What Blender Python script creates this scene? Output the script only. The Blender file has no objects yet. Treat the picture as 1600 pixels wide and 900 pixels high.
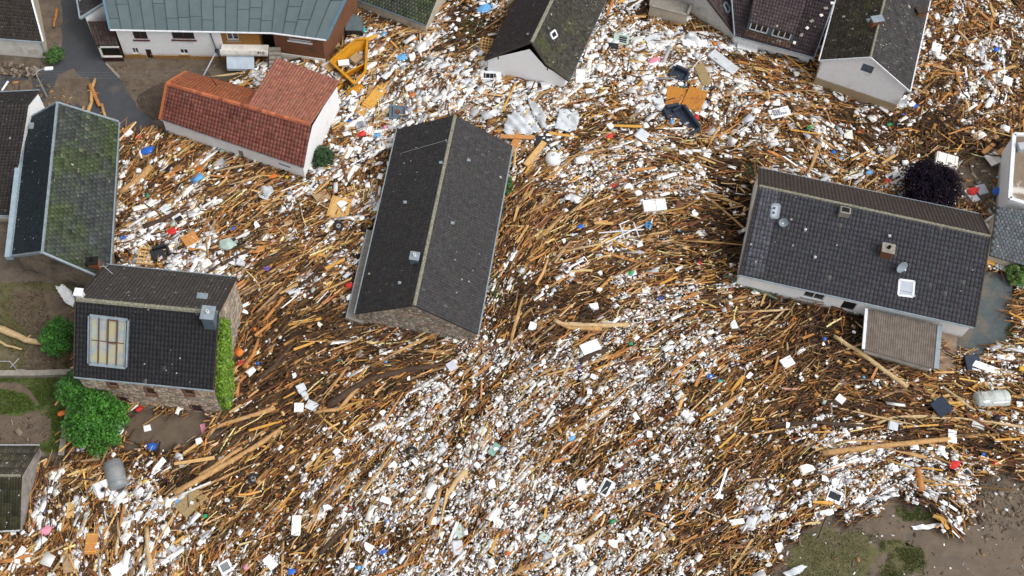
import bpy, bmesh, math, random
import numpy as np
from mathutils import Vector, Matrix

S = bpy.context.scene
COL = S.collection
random.seed(7)
RNG = np.random.default_rng(7)

# ------------------------------------------------------------------ camera, sky, sun, exposure
# survey of the place: the photograph was taken from 84 m up, looking 61.8 degrees down
CAM_H, PITCH, FPX, CX, CY = 84.0, math.radians(61.8), 1870.0, 680.0, 450.0
cam_data = bpy.data.cameras.new('camera')
cam = bpy.data.objects.new('camera', cam_data); COL.objects.link(cam)
cam.location = (0, 0, CAM_H)
cam.rotation_euler = (math.pi / 2 - PITCH, 0, 0)
cam_data.sensor_width = 36.0
cam_data.lens = FPX / 1600 * 36.0
cam_data.shift_x = (800 - CX) / 1600
cam_data.clip_start = 0.5; cam_data.clip_end = 3000
S.camera = cam

SUN_EL, SUN_AZ = math.radians(56), math.radians(112)      # azimuth from +Y (away from the camera) to +X (right)
world = bpy.data.worlds.new('World'); S.world = world; world.use_nodes = True
wn = world.node_tree; wn.nodes.clear()
sky = wn.nodes.new('ShaderNodeTexSky'); sky.sky_type = 'NISHITA'; sky.sun_disc = False
sky.sun_elevation = SUN_EL; sky.sun_rotation = SUN_AZ
sky.air_density = 1.0; sky.dust_density = 4.0; sky.ozone_density = 1.0
hs = wn.nodes.new('ShaderNodeHueSaturation'); hs.inputs['Saturation'].default_value = 0.17
bg = wn.nodes.new('ShaderNodeBackground'); bg.inputs['Strength'].default_value = 0.15
wo = wn.nodes.new('ShaderNodeOutputWorld')
wn.links.new(sky.outputs[0], hs.inputs['Color']); wn.links.new(hs.outputs[0], bg.inputs['Color']); wn.links.new(bg.outputs[0], wo.inputs['Surface'])
sun_d = bpy.data.lights.new('sun', 'SUN'); sun_d.energy = 0.7; sun_d.angle = math.radians(35); sun_d.color = (1.0, 0.96, 0.9)
sun = bpy.data.objects.new('sun', sun_d); COL.objects.link(sun)
sdir = Vector((math.sin(SUN_AZ) * math.cos(SUN_EL), math.cos(SUN_AZ) * math.cos(SUN_EL), math.sin(SUN_EL)))
sun.rotation_euler = sdir.to_track_quat('Z', 'Y').to_euler()
vs = S.view_settings; vs.view_transform = 'Standard'; vs.look = 'None'; vs.exposure = 0.48; vs.gamma = 1.0; vs.use_curve_mapping = False
S.cycles.use_denoising = True
S.cycles.max_bounces = 5; S.cycles.diffuse_bounces = 3; S.cycles.glossy_bounces = 2

# ------------------------------------------------------------------ survey helpers
_F = np.array([0, math.cos(PITCH), -math.sin(PITCH)]); _U = np.array([0, math.sin(PITCH), math.cos(PITCH)]); _C = np.array([0, 0, CAM_H])
def ray(x, y): return _F + (x - CX) / FPX * np.array([1., 0, 0]) - (y - CY) / FPX * _U
def at(x, y, z=0.0):
    d = ray(x, y); return _C + d * ((z - CAM_H) / d[2])
def hit(x, y, P, n):
    d = ray(x, y); return _C + d * (np.dot(P - _C, n) / np.dot(d, n))
def ppm(y):                                  # photo pixels per metre near row y
    return FPX * (math.sin(PITCH) + (y - CY) / FPX * math.cos(PITCH)) / CAM_H
def wang(x, y, a):                           # a direction seen in the photo, as a heading on the ground
    t = math.radians(a); p = at(x, y); q = at(x + 10 * math.cos(t), y - 10 * math.sin(t)); return math.atan2(q[1] - p[1], q[0] - p[0])
def nrm(v): v = np.asarray(v, float); return v / np.linalg.norm(v)
def poly_in(P, poly):                        # P (n,2) inside polygon
    P = np.asarray(P); x, y = P[:, 0], P[:, 1]; r = np.zeros(len(P), bool); n = len(poly); j = n - 1
    for i in range(n):
        xi, yi = poly[i][:2]; xj, yj = poly[j][:2]
        c = ((yi > y) != (yj > y)) & (x < (xj - xi) * (y - yi) / (yj - yi + 1e-12) + xi)
        r ^= c; j = i
    return r
def vnoise(x, y, sc, seed=0):                # smooth value noise 0..1
    r = np.random.default_rng(seed).random((256, 256)); x = np.asarray(x) / sc + 500; y = np.asarray(y) / sc + 500
    xi = np.floor(x).astype(int); yi = np.floor(y).astype(int); fx = x - xi; fy = y - yi
    fx = fx * fx * (3 - 2 * fx); fy = fy * fy * (3 - 2 * fy)
    g = lambda a, b: r[a & 255, b & 255]
    return (g(xi, yi) * (1 - fx) + g(xi + 1, yi) * fx) * (1 - fy) + (g(xi, yi + 1) * (1 - fx) + g(xi + 1, yi + 1) * fx) * fy
def fbm(x, y, sc, seed=0):
    return (vnoise(x, y, sc, seed) * .55 + vnoise(x, y, sc * .5, seed + 1) * .28 + vnoise(x, y, sc * .25, seed + 2) * .17)

# ------------------------------------------------------------------ materials
MATS = {}
def mat(name, c1, c2=None, scale=6.0, rough=.8, bump=0.0, attr=False, c3=None, scale3=.5, lo3=.5, hi3=.7, spec=.3, metal=0.0, detail=4, stretch=None, zband=None, bscale=None):
    """principled material; c1..c2 fine mottling, c3 large stains, attr multiplies the per-piece colour, zband=(z0,z1,colour) a mud line"""
    if name in MATS: return MATS[name]
    m = bpy.data.materials.new(name); m.use_nodes = True; nt = m.node_tree; N = nt.nodes; L = nt.links
    b = N['Principled BSDF']; b.inputs['Roughness'].default_value = rough; b.inputs['Specular IOR Level'].default_value = spec; b.inputs['Metallic'].default_value = metal
    tc = N.new('ShaderNodeNewGeometry'); vec = tc.outputs['Position']
    if stretch:
        mp = N.new('ShaderNodeTexCoord'); mpp = N.new('ShaderNodeMapping'); mpp.inputs['Scale'].default_value = stretch
        L.new(mp.outputs['Object'], mpp.inputs['Vector']); vec = mpp.outputs['Vector']
    def noise(sc, det=4):
        n = N.new('ShaderNodeTexNoise'); n.inputs['Scale'].default_value = sc; n.inputs['Detail'].default_value = det; n.inputs['Roughness'].default_value = .65
        L.new(vec, n.inputs['Vector']); return n.outputs['Fac']
    def mix(f, a, c, mode='MIX'):
        x = N.new('ShaderNodeMix'); x.data_type = 'RGBA'; x.blend_type = mode
        if isinstance(f, (int, float)): x.inputs['Factor'].default_value = f
        else: L.new(f, x.inputs['Factor'])
        for sock, v in ((x.inputs['A'], a), (x.inputs['B'], c)):
            if isinstance(v, tuple): sock.default_value = (*v[:3], 1)
            else: L.new(v, sock)
        return x.outputs['Result']
    def ramp(f, lo, hi):
        r = N.new('ShaderNodeMapRange'); r.inputs['From Min'].default_value = lo; r.inputs['From Max'].default_value = hi; r.interpolation_type = 'SMOOTHSTEP'; L.new(f, r.inputs['Value']); return r.outputs['Result']
    col = tuple(c1)
    nf = None
    if c2 is not None:
        nf = noise(scale, detail); col = mix(ramp(nf, .32, .68), tuple(c1), tuple(c2))
    if c3 is not None: col = mix(ramp(noise(scale3, 5), lo3, hi3), col, tuple(c3))
    if zband:
        sx = N.new('ShaderNodeSeparateXYZ'); L.new(tc.outputs['Position'], sx.inputs[0])
        ad = N.new('ShaderNodeMath'); ad.operation = 'MULTIPLY_ADD'; L.new(noise(2.2, 5), ad.inputs[0]); ad.inputs[1].default_value = zband[3] if len(zband) > 3 else .5; L.new(sx.outputs['Z'], ad.inputs[2])
        col = mix(ramp(ad.outputs[0], zband[1], zband[0]), col, tuple(zband[2]))
    if attr:
        a = N.new('ShaderNodeAttribute'); a.attribute_name = 'Col'
        col = mix(1.0, col, a.outputs['Color'], 'MULTIPLY')
    if isinstance(col, tuple): b.inputs['Base Color'].default_value = (*col[:3], 1)
    else: L.new(col, b.inputs['Base Color'])
    if bump:
        bp = N.new('ShaderNodeBump'); bp.inputs['Strength'].default_value = bump; bp.inputs['Distance'].default_value = .05
        L.new(noise(bscale or scale * 1.7, 6), bp.inputs['Height']); L.new(bp.outputs[0], b.inputs['Normal'])
    MATS[name] = m; return m
def leafmat(name, c):
    m = mat(name, (1, 1, 1), attr=True, rough=.55, spec=.25)
    b = m.node_tree.nodes['Principled BSDF']
    return m
M = dict(
    white=mat('white_render', (.85, .855, .86), (.81, .815, .82), 3, .85, .03, c3=(.55, .53, .5), scale3=.6, lo3=.58, hi3=.8, zband=(.35, 1.15, (.36, .29, .21))),
    white_hi=mat('white_render_mudline', (.85, .85, .86), (.80, .80, .81), 2.5, .85, .03, c3=(.6, .59, .57), scale3=.8, lo3=.55, hi3=.8, zband=(1.75, 1.95, (.37, .28, .17), .25)),
    grey_wall=mat('grey_concrete_wall', (.52, .51, .48), (.43, .42, .40), 3, .9, .05, c3=(.26, .24, .21), scale3=.8, lo3=.5, hi3=.75, zband=(.9, 1.3, (.25, .19, .12))),
    beige=mat('beige_render', (.50, .45, .35), (.42, .37, .29), 3, .9, .04, c3=(.26, .23, .18), scale3=.7, lo3=.5, hi3=.75),
    cream=mat('cream_render', (.80, .78, .73), (.72, .70, .64), 2.5, .9, .04, c3=(.42, .39, .33), scale3=.7, lo3=.5, hi3=.75),
    plaster=mat('old_plaster', (.25, .20, .15), (.16, .13, .095), 2.5, .95, .3, c3=(.08, .07, .06), scale3=.7, lo3=.45, hi3=.7),
    shedwall=mat('shed_plaster', (.33, .30, .27), (.22, .20, .18), 2.5, .95, .3, c3=(.13, .11, .1), scale3=.8, lo3=.45, hi3=.7),
    mortar=mat('mortar', (.32, .27, .22), (.25, .2, .16), 5, .95, .2),
    stone=mat('wall_stone', (1, 1, 1), (.7, .68, .66), 9, .92, .3, attr=True),
    brick=mat('brick_wall', (.20, .085, .04), (.13, .055, .03), 14, .9, .2, c3=(.09, .05, .035), scale3=.8, lo3=.5, hi3=.75),
    timber=mat('brown_cladding', (.33, .15, .03), (.22, .10, .022), 9, .75, .2),
    ochre=mat('ochre_plinth', (.38, .22, .07), (.25, .14, .05), 5, .9, .2),
    maroon=mat('maroon_paint', (.055, .02, .018), (.035, .014, .014), 4, .7),
    underlay=mat('roof_underlay', (.03, .03, .03), None, rough=.9),
    tile=mat('roof_tile', (1, 1, 1), (.62, .62, .62), 3.5, .72, .15, attr=True, spec=.35),
    tile_moss=mat('roof_tile_mossy', (1, 1, 1), (.62, .62, .62), 3.5, .8, .2, attr=True, c3=(1.15, 1.35, .75), scale3=.35, lo3=.5, hi3=.68, spec=.25),
    slate=mat('slate_tile', (1, 1, 1), (.7, .7, .7), 5, .6, .15, attr=True, c3=(.92, 1.15, .42), scale3=.15, lo3=.42, hi3=.66, spec=.3),
    red=mat('red_tile', (1, 1, 1), (.78, .74, .72), 3, .75, .15, attr=True),
    red_patchy=mat('red_tile_patchy', (1, 1, 1), (.72, .66, .66), 2.5, .78, .15, attr=True, c3=(.62, .55, .62), scale3=.45, lo3=.52, hi3=.68),
    teal=mat('teal_sheet', (1, 1, 1), (.86, .88, .88), 1.2, .5, .05, attr=True, spec=.4),
    lichen=mat('lichen', (.30, .28, .22), (.13, .13, .09), 8, .95, .3),
    zinc=mat('zinc_gutter', (.24, .29, .32), (.18, .22, .25), 2, .45, spec=.5),
    zinc_dark=mat('slate_cladding', (.11, .15, .18), (.08, .11, .14), 4, .5),
    woodtrim=mat('dark_board', (.055, .04, .032), (.035, .026, .02), 4, .8),
    whitetrim=mat('white_trim', (.72, .74, .76), (.6, .62, .65), 4, .5),
    glass=mat('dark_glass', (.022, .026, .03), None, rough=.1, spec=.6),
    sky_glass=mat('skylight_glass', (.30, .34, .32), (.36, .33, .17), .9, .15, spec=.6, c3=(.24, .29, .32), scale3=1.1, lo3=.45, hi3=.6),
    pale_glass=mat('pale_glass', (.42, .46, .52), (.34, .38, .44), 2, .15, spec=.6),
    frame_red=mat('red_brown_frame', (.13, .05, .04), (.09, .04, .035), 6, .6),
    dark=mat('dark_opening', (.012, .011, .01), None, rough=.95),  # near-black in place of unlit insides; also lettering, pots and caps
    asphalt=mat('asphalt', (.060, .063, .070), (.048, .05, .056), 1.2, .75, .1, c3=(.10, .088, .07), scale3=.35, lo3=.55, hi3=.75, spec=.4, bscale=30),
    mud=mat('mud', (.150, .112, .078), (.10, .074, .052), 2.0, .8, .5, c3=(.085, .062, .044), scale3=.45, lo3=.48, hi3=.7, bscale=6),
    mudgrey=mat('grey_mud', (.140, .104, .072), (.105, .078, .054), 1.2, .6, .5, c3=(.085, .066, .05), scale3=.5, lo3=.5, hi3=.72, bscale=9),
    mudgreen=mat('grassy_mud', (.12, .105, .05), (.085, .085, .034), 1.6, .9, .4, c3=(.165, .125, .09), scale3=.5, lo3=.52, hi3=.68, bscale=8),
    bed=mat('debris_bed', (.040, .024, .013), (.024, .014, .008), 4, .8, .6, c3=(.07, .045, .025), scale3=.6, lo3=.5, hi3=.7, spec=.4),
    grass=mat('grass_blades', (1, 1, 1), None, attr=True, rough=.8),
    turf=mat('turf', (.062, .085, .022), (.085, .10, .032), 2.5, .9, .4, c3=(.13, .10, .065), scale3=.5, lo3=.52, hi3=.66, bscale=10),
    paving=mat('patio_paving', (.088, .104, .108), (.072, .086, .09), 3, .95, .2, c3=(.15, .125, .095), scale3=.4, lo3=.48, hi3=.68, spec=.1),
    concrete=mat('concrete', (.30, .27, .23), (.22, .2, .17), 3, .9, .2),
    concrete_tan=mat('muddy_concrete', (.29, .21, .145), (.21, .15, .105), 3, .9, .35),
    corrug=mat('fibre_cement_sheet', (.175, .145, .122), (.125, .104, .088), 2.2, .85, .1, c3=(.10, .075, .06), scale3=.5, lo3=.5, hi3=.75),
    corrug_moss=mat('mossy_sheet', (.085, .08, .055), (.05, .05, .03), 2, .9, .15, c3=(.03, .035, .015), scale3=.5, lo3=.45, hi3=.7),
    bits=mat('debris_piece', (1, 1, 1), (.78, .76, .74), 14, .75, .0, attr=True),
    foam=mat('foam_piece', (1, 1, 1), None, rough=.7, attr=True),
    bark=mat('bark', (.10, .07, .05), (.06, .042, .03), 6, .9, .4),
    leaf_dull=mat('dull_leaf', (1, 1, 1), None, rough=.8, attr=True, spec=.1),
    leaf=mat('leaf', (1, 1, 1), None, rough=.5, attr=True, spec=.35),
    appl=mat('white_enamel', (.82, .83, .84), (.76, .77, .78), 3, .4, c3=(.66, .63, .58), scale3=1.5, lo3=.6, hi3=.85, spec=.5),
    applgrey=mat('grey_enamel', (.42, .44, .47), (.36, .38, .41), 3, .45),
    black=mat('black_plastic', (.014, .015, .018), (.022, .023, .028), 4, .55),
    rubber=mat('tyre_rubber', (.02, .02, .02), None, rough=.85),
    navy=mat('navy_upholstery', (.022, .03, .05), (.032, .042, .065), 5, .85),
    yellow=mat('yellow_steel', (.58, .27, .015), (.50, .22, .012), 2, .5, c3=(.34, .15, .02), scale3=.8, lo3=.5, hi3=.75),
    yellowwood=mat('varnished_pine', (.62, .34, .07), (.52, .26, .05), 4, .6),
    osb=mat('particle_board', (.50, .21, .035), (.34, .13, .022), 9, .8, .1, c3=(.25, .1, .03), scale3=1.2, lo3=.5, hi3=.7),
    pine=mat('pine_board', (.60, .38, .16), (.48, .28, .10), 5, .7),
    cabinet=mat('orange_cabinet', (.50, .23, .07), (.42, .18, .05), 4, .6),
    tanksteel=mat('galvanised_tank', (.22, .235, .24), (.18, .19, .2), 2.5, .45, c3=(.27, .27, .26), scale3=1, lo3=.5, hi3=.7, spec=.5),
    tankpale=mat('pale_tank', (.50, .53, .51), (.42, .45, .43), 2.5, .55, c3=(.34, .34, .31), scale3=1.4, lo3=.45, hi3=.7),
    sheet=mat('grey_white_sheet', (.58, .61, .64), (.50, .53, .56), 2, .6, c3=(.42, .42, .4), scale3=.9, lo3=.5, hi3=.75),
    palegreen=mat('pale_green_glass', (.42, .52, .46), (.36, .46, .41), 3, .3),
    blue=mat('blue_plastic', (.02, .12, .52), None, rough=.5), skyblue=mat('light_blue_plastic', (.12, .36, .66), None, rough=.5),
    redp=mat('red_plastic', (.55, .03, .025), None, rough=.5), pink=mat('pink_fabric', (.62, .25, .33), None, rough=.8),
    green=mat('green_plastic', (.03, .30, .12), None, rough=.5), teals=mat('turquoise_plastic', (.03, .36, .34), None, rough=.5),
    lime=mat('yellow_plastic', (.62, .38, .02), None, rough=.5), orange=mat('orange_plastic', (.62, .16, .03), None, rough=.5),
    rust=mat('red_brown_board', (.17, .06, .03), (.12, .045, .025), 5, .8), purple=mat('purple_plastic', (.12, .06, .35), None, rough=.5),
    tan=mat('tan_mattress', (.32, .24, .12), (.25, .18, .09), 6, .95, .3), cardboard=mat('cardboard', (.38, .26, .15), (.31, .2, .11), 5, .9),
    steel=mat('pale_steel', (.55, .56, .57), (.45, .46, .47), 4, .45, metal=.3),
    log_tan=mat('log_tan', (.50, .30, .125), (.36, .20, .08), 3, .8, .3), log_pale=mat('log_pale', (.55, .40, .22), (.42, .29, .15), 4, .8, .3),
    log_orange=mat('log_orange', (.46, .20, .06), (.33, .14, .045), 3, .8, .3), log_dark=mat('log_dark', (.085, .052, .034), (.05, .03, .02), 4, .9, .4),
    log_green=mat('log_greenish', (.13, .17, .10), (.10, .13, .08), 4, .8, .2),
)

# ------------------------------------------------------------------ mesh helpers
class MB:
    def __init__(s): s.v = []; s.f = []; s.c = []
    def add(s, V, F, col=None):
        o = len(s.v); s.v += [tuple(map(float, p)) for p in V]; s.f += [tuple(o + i for i in q) for q in F]
        s.c += [tuple(col) if col is not None else (1, 1, 1)] * len(V); return s
    def box(s, c, size, rz=0, ch=0.0, col=None, M4=None):
        hx, hy, hz = [d / 2 for d in size]
        if ch <= 0:
            V = [(x * hx, y * hy, z * hz) for z in (-1, 1) for y in (-1, 1) for x in (-1, 1)]
            F = [(0, 2, 3, 1), (4, 5, 7, 6), (0, 1, 5, 4), (2, 6, 7, 3), (0, 4, 6, 2), (1, 3, 7, 5)]
        else:
            ch = min(ch, hx * .8, hy * .8, hz * .8)
            V, F = [], []; idx = {}
            for x in (-1, 1):
                for y in (-1, 1):
                    for z in (-1, 1):
                        for k in range(3):
                            p = [x * (hx - ch), y * (hy - ch), z * (hz - ch)]; p[k] = (x * hx, y * hy, z * hz)[k]
                            idx[(x, y, z, k)] = len(V); V.append(tuple(p))
            for k in range(3):
                a, b = (k + 1) % 3, (k + 2) % 3
                for sg in (-1, 1):
                    q = []
                    for (i, j) in ((-1, -1), (1, -1), (1, 1), (-1, 1)):
                        t = [0, 0, 0]; t[k] = sg; t[a] = i; t[b] = j; q.append(idx[(*t, k)])
                    F.append(tuple(q if sg > 0 else q[::-1]))
            for k in range(3):                                       # edges parallel to axis k
                a, b = (k + 1) % 3, (k + 2) % 3
                for i in (-1, 1):
                    for j in (-1, 1):
                        def g(e, ax):
                            t = [0, 0, 0]; t[k] = e; t[a] = i; t[b] = j; return idx[(*t, ax)]
                        q = [g(-1, a), g(1, a), g(1, b), g(-1, b)]
                        F.append(tuple(q if i * j < 0 else q[::-1]))
            for x in (-1, 1):
                for y in (-1, 1):
                    for z in (-1, 1):
                        q = [idx[(x, y, z, k)] for k in range(3)]; F.append(tuple(q if x * y * z > 0 else q[::-1]))
        if M4 is not None: V = [M4 @ Vector(p) for p in V]
        cs, sn = math.cos(rz), math.sin(rz)
        V = [(c[0] + p[0] * cs - p[1] * sn, c[1] + p[0] * sn + p[1] * cs, c[2] + p[2]) for p in V]
        return s.add(V, F, col)
    def tube(s, pts, radii, n=8, col=None, caps=True):
        pts = [Vector(p) for p in pts]; V, F = [], []; k = len(pts)
        up = Vector((0, 0, 1))
        for i, p in enumerate(pts):
            t = (pts[min(i + 1, k - 1)] - pts[max(i - 1, 0)]).normalized()
            a = t.cross(up)
            if a.length < 1e-3: a = Vector((1, 0, 0))
            a.normalize(); b = a.cross(t).normalized()
            for j in range(n):
                th = 2 * math.pi * j / n; V.append(p + (a * math.cos(th) + b * math.sin(th)) * radii[i])
        for i in range(k - 1):
            for j in range(n):
                F.append((i * n + j, i * n + (j + 1) % n, (i + 1) * n + (j + 1) % n, (i + 1) * n + j))
        if caps: F.append(tuple(range(n))[::-1]); F.append(tuple((k - 1) * n + j for j in range(n)))
        return s.add(V, F, col)
    def lathe(s, prof, n=16, c=(0, 0, 0), col=None):
        V, F = [], []
        for r, z in prof:
            for j in range(n):
                th = 2 * math.pi * j / n; V.append((c[0] + r * math.cos(th), c[1] + r * math.sin(th), c[2] + z))
        for i in range(len(prof) - 1):
            for j in range(n):
                F.append((i * n + j, i * n + (j + 1) % n, (i + 1) * n + (j + 1) % n, (i + 1) * n + j))
        return s.add(V, F, col)
    def slab(s, quad, t, col=None):           # quad of 4 points (upward) thickened down along its normal
        q = [np.asarray(p, float) for p in quad]; n = nrm(np.cross(q[1] - q[0], q[-1] - q[0])); k = len(q)
        V = q + [p - n * t for p in q]; F = [tuple(range(k)), tuple(range(k, 2 * k))[::-1]] + [(i, i + k, (i + 1) % k + k, (i + 1) % k) for i in range(k)]
        return s.add(V, F, col)
    def build(s, name, m, parent=None, smooth=False):
        return raw(name, np.array(s.v), s.f, m, parent, s.c, smooth)
ORG = {}
def raw(name, V, F, m, parent=None, col=None, smooth=False):
    me = bpy.data.meshes.new(name)
    V = np.asarray(V, float).reshape(-1, 3)
    if parent is not None and parent.name in ORG: V = V - ORG[parent.name]
    me.from_pydata(V.tolist(), [], [tuple(f) for f in F])
    if col is not None:
        a = me.color_attributes.new('Col', 'FLOAT_COLOR', 'POINT')
        c = np.ones((len(V), 4), np.float32); c[:, :3] = np.asarray(col, np.float32)[:, :3]; a.data.foreach_set('color', c.ravel())
    if smooth: me.polygons.foreach_set('use_smooth', [True] * len(me.polygons))
    me.materials.append(m); me.update()
    o = bpy.data.objects.new(name, me); COL.objects.link(o)
    if parent is not None:
        o.parent = parent
        if parent.name in ORG: ORG[o.name] = ORG[parent.name]
    return o
def quads(name, V, nv, F1, m, parent=None, col=None):
    """N equal pieces: V (N,nv,3), F1 quads of one piece, col (N,3)"""
    N = len(V); F1 = np.asarray(F1); k = F1.shape[1]
    if parent is not None and parent.name in ORG: V = V - ORG[parent.name]
    me = bpy.data.meshes.new(name); F = (F1[None] + (np.arange(N) * nv)[:, None, None]).reshape(-1)
    nf = N * len(F1)
    me.vertices.add(N * nv); me.vertices.foreach_set('co', np.asarray(V, np.float32).ravel())
    me.loops.add(len(F)); me.loops.foreach_set('vertex_index', F.astype(np.int32))
    me.polygons.add(nf); me.polygons.foreach_set('loop_start', np.arange(0, nf * k, k, dtype=np.int32))
    if col is not None:
        a = me.color_attributes.new('Col', 'FLOAT_COLOR', 'POINT'); c = np.ones((N, nv, 4), np.float32); c[:, :, :3] = np.asarray(col, np.float32)[:, None, :]
        a.data.foreach_set('color', c.ravel())
    me.materials.append(m); me.update(calc_edges=True); me.validate()
    o = bpy.data.objects.new(name, me); COL.objects.link(o)
    if parent is not None:
        o.parent = parent
        if parent.name in ORG: ORG[o.name] = ORG[parent.name]
    return o
def tag(o, label=None, cat=None, group=None, kind=None):
    for k, v in (('label', label), ('category', cat), ('group', group), ('kind', kind)):
        if v: o[k] = v
    return o
def empty(name, loc, label, cat, group=None, rz=0, world_children=True):
    o = bpy.data.objects.new(name, None); COL.objects.link(o); o.location = [float(x) for x in loc]; o.rotation_euler = (0, 0, rz); o.empty_display_size = .3
    if world_children: ORG[o.name] = np.array(loc, float)
    return tag(o, label, cat, group)
BOXF = [(0, 2, 3, 1), (4, 5, 7, 6), (0, 1, 5, 4), (2, 6, 7, 3), (0, 4, 6, 2), (1, 3, 7, 5)]

# ------------------------------------------------------------------ where the debris lies (all turned into ground coordinates)
def G(poly, z=0.0): return [at(x, y, z) for x, y in poly]
NO_DEBRIS = [G(p) for p in (
    [(-420, -260), (530, -260), (548, 40), (505, 95), (420, 100), (262, 214), (200, 214), (186, 200), (183, 445), (150, 460), (118, 600), (118, 700), (100, 735), (60, 720), (0, 850), (-420, 850)],
    [(192, 630), (350, 652), (338, 694), (250, 716), (200, 704)],
    [(2050, 742), (1565, 742), (1522, 752), (1500, 828), (1470, 826), (1455, 792), (1420, 778), (1385, 786), (1365, 812), (1290, 806), (1245, 832), (1218, 868), (1205, 900), (1190, 1100), (2050, 1100)],
    [(1458, 505), (1502, 510), (1498, 592), (1455, 592)], [(1495, 425), (1584, 430), (1580, 540), (1552, 538), (1535, 562), (1496, 548)],
    [(1552, 232), (1660, 228), (1660, 430), (1550, 400), (1535, 330), (1490, 310), (1478, 270)],
    [(985, -40), (1015, -40), (1008, 48), (990, 40)],
)]
SPARSE = [G(p) for p in (
    [(1100, 255), (1185, 255), (1160, 430), (1135, 420), (1120, 330)],
    [(1430, 225), (1600, 225), (1600, 345), (1440, 330)],
    [(1180, 450), (1350, 480), (1350, 560), (1250, 520), (1180, 500)],
    [(690, -30), (790, -30), (760, 60), (700, 60)],
)]
def in_debris(P):
    bad = np.zeros(len(P), bool)
    wob = np.stack([(vnoise(P[:, 0], P[:, 1], .8, 40) - .5) * 1.5 + (vnoise(P[:, 0], P[:, 1], .25, 44) - .5) * .7, (vnoise(P[:, 0], P[:, 1], .8, 41) - .5) * 1.5 + (vnoise(P[:, 0], P[:, 1], .25, 45) - .5) * .7], 1)
    Q = P[:, :2] + wob
    for q in NO_DEBRIS: bad |= poly_in(Q, q)
    return ~bad
def gz(x, y):                                  # height of the debris bed
    x = np.atleast_1d(np.asarray(x, float)); y = np.atleast_1d(np.asarray(y, float))
    m = in_debris(np.stack([x, y], 1)).astype(float)
    return m * (.06 + .42 * fbm(x, y, 5.5, 3)) - (1 - m) * .0

# ------------------------------------------------------------------ ground: one sheet out to the horizon
gx = np.concatenate([[-900, -300, -120], np.arange(-62, 78, .5), [130, 300, 900]]); gy = np.concatenate([[-600, -200, -40], np.arange(8, 100, .5), [160, 400, 1500]])
XX, YY = np.meshgrid(gx, gy); P2 = np.stack([XX.ravel(), YY.ravel()], 1)
mask = in_debris(P2) & (P2[:, 0] > -62) & (P2[:, 0] < 78) & (P2[:, 1] > 8) & (P2[:, 1] < 100)
ZZ = np.where(mask, gz(P2[:, 0], P2[:, 1]), 0) 
nx, ny = len(gx), len(gy)
idx = np.arange(nx * ny).reshape(ny, nx)
GF = np.stack([idx[:-1, :-1], idx[:-1, 1:], idx[1:, 1:], idx[1:, :-1]], -1).reshape(-1, 4)
gm = mat('ground_bed', (1, 1, 1), attr=True, rough=.85)
# bed colour inside the debris, mud elsewhere: a per-vertex choice of soil
nt = gm.node_tree; N_ = nt.nodes; L_ = nt.links; bs = N_['Principled BSDF']
def _soil(c1, c2, sc):
    n = N_.new('ShaderNodeTexNoise'); n.inputs['Scale'].default_value = sc; n.inputs['Detail'].default_value = 8; n.inputs['Roughness'].default_value = .7
    g = N_.new('ShaderNodeNewGeometry'); L_.new(g.outputs['Position'], n.inputs['Vector'])
    r = N_.new('ShaderNodeMapRange'); r.inputs['From Min'].default_value = .35; r.inputs['From Max'].default_value = .65; L_.new(n.outputs['Fac'], r.inputs['Value'])
    x = N_.new('ShaderNodeMix'); x.data_type = 'RGBA'; L_.new(r.outputs['Result'], x.inputs['Factor']); x.inputs['A'].default_value = (*c1, 1); x.inputs['B'].default_value = (*c2, 1)
    return x.outputs['Result'], n.outputs['Fac']
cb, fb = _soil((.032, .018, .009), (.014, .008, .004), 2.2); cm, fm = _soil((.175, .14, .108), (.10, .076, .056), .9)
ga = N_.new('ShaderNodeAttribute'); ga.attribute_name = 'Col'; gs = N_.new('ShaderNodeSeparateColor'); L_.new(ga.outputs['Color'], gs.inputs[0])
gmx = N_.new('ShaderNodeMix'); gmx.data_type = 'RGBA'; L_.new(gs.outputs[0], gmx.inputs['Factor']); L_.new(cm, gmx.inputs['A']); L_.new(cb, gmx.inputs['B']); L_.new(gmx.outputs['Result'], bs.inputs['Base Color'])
gb = N_.new('ShaderNodeBump'); gb.inputs['Strength'].default_value = .6; gb.inputs['Distance'].default_value = .12; L_.new(fb, gb.inputs['Height']); L_.new(gb.outputs[0], bs.inputs['Normal'])
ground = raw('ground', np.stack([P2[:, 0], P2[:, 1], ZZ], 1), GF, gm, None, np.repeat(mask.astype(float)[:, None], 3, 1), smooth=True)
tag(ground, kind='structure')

def sheet(name, pts, z, m, jag=.25, step=.7, kind='structure', seed=1, label=None):
    """irregular patch of ground cover: outline given in photo pixels, edge worn, laid z above the ground"""
    r = random.Random(seed); W = [at(x, y)[:2] for x, y in pts]; out = []
    for i in range(len(W)):
        a, b = W[i], W[(i + 1) % len(W)]; n = max(1, int(np.hypot(*(b - a)) / step))
        for k in range(n):
            p = a + (b - a) * k / n; out.append((p[0] + r.uniform(-jag, jag), p[1] + r.uniform(-jag, jag), z))
    bm = bmesh.new(); f = bm.faces.new([bm.verts.new(p) for p in out]); 
    if f.normal.z < 0: f.normal_flip()
    bmesh.ops.triangulate(bm, faces=[f]); bm.normal_update()
    for f in bm.faces:
        if f.normal.z < 0: f.normal_flip()
    me = bpy.data.meshes.new(name); bm.to_mesh(me); bm.free(); me.materials.append(m)
    o = bpy.data.objects.new(name, me); COL.objects.link(o); o['kind'] = kind
    return o
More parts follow.
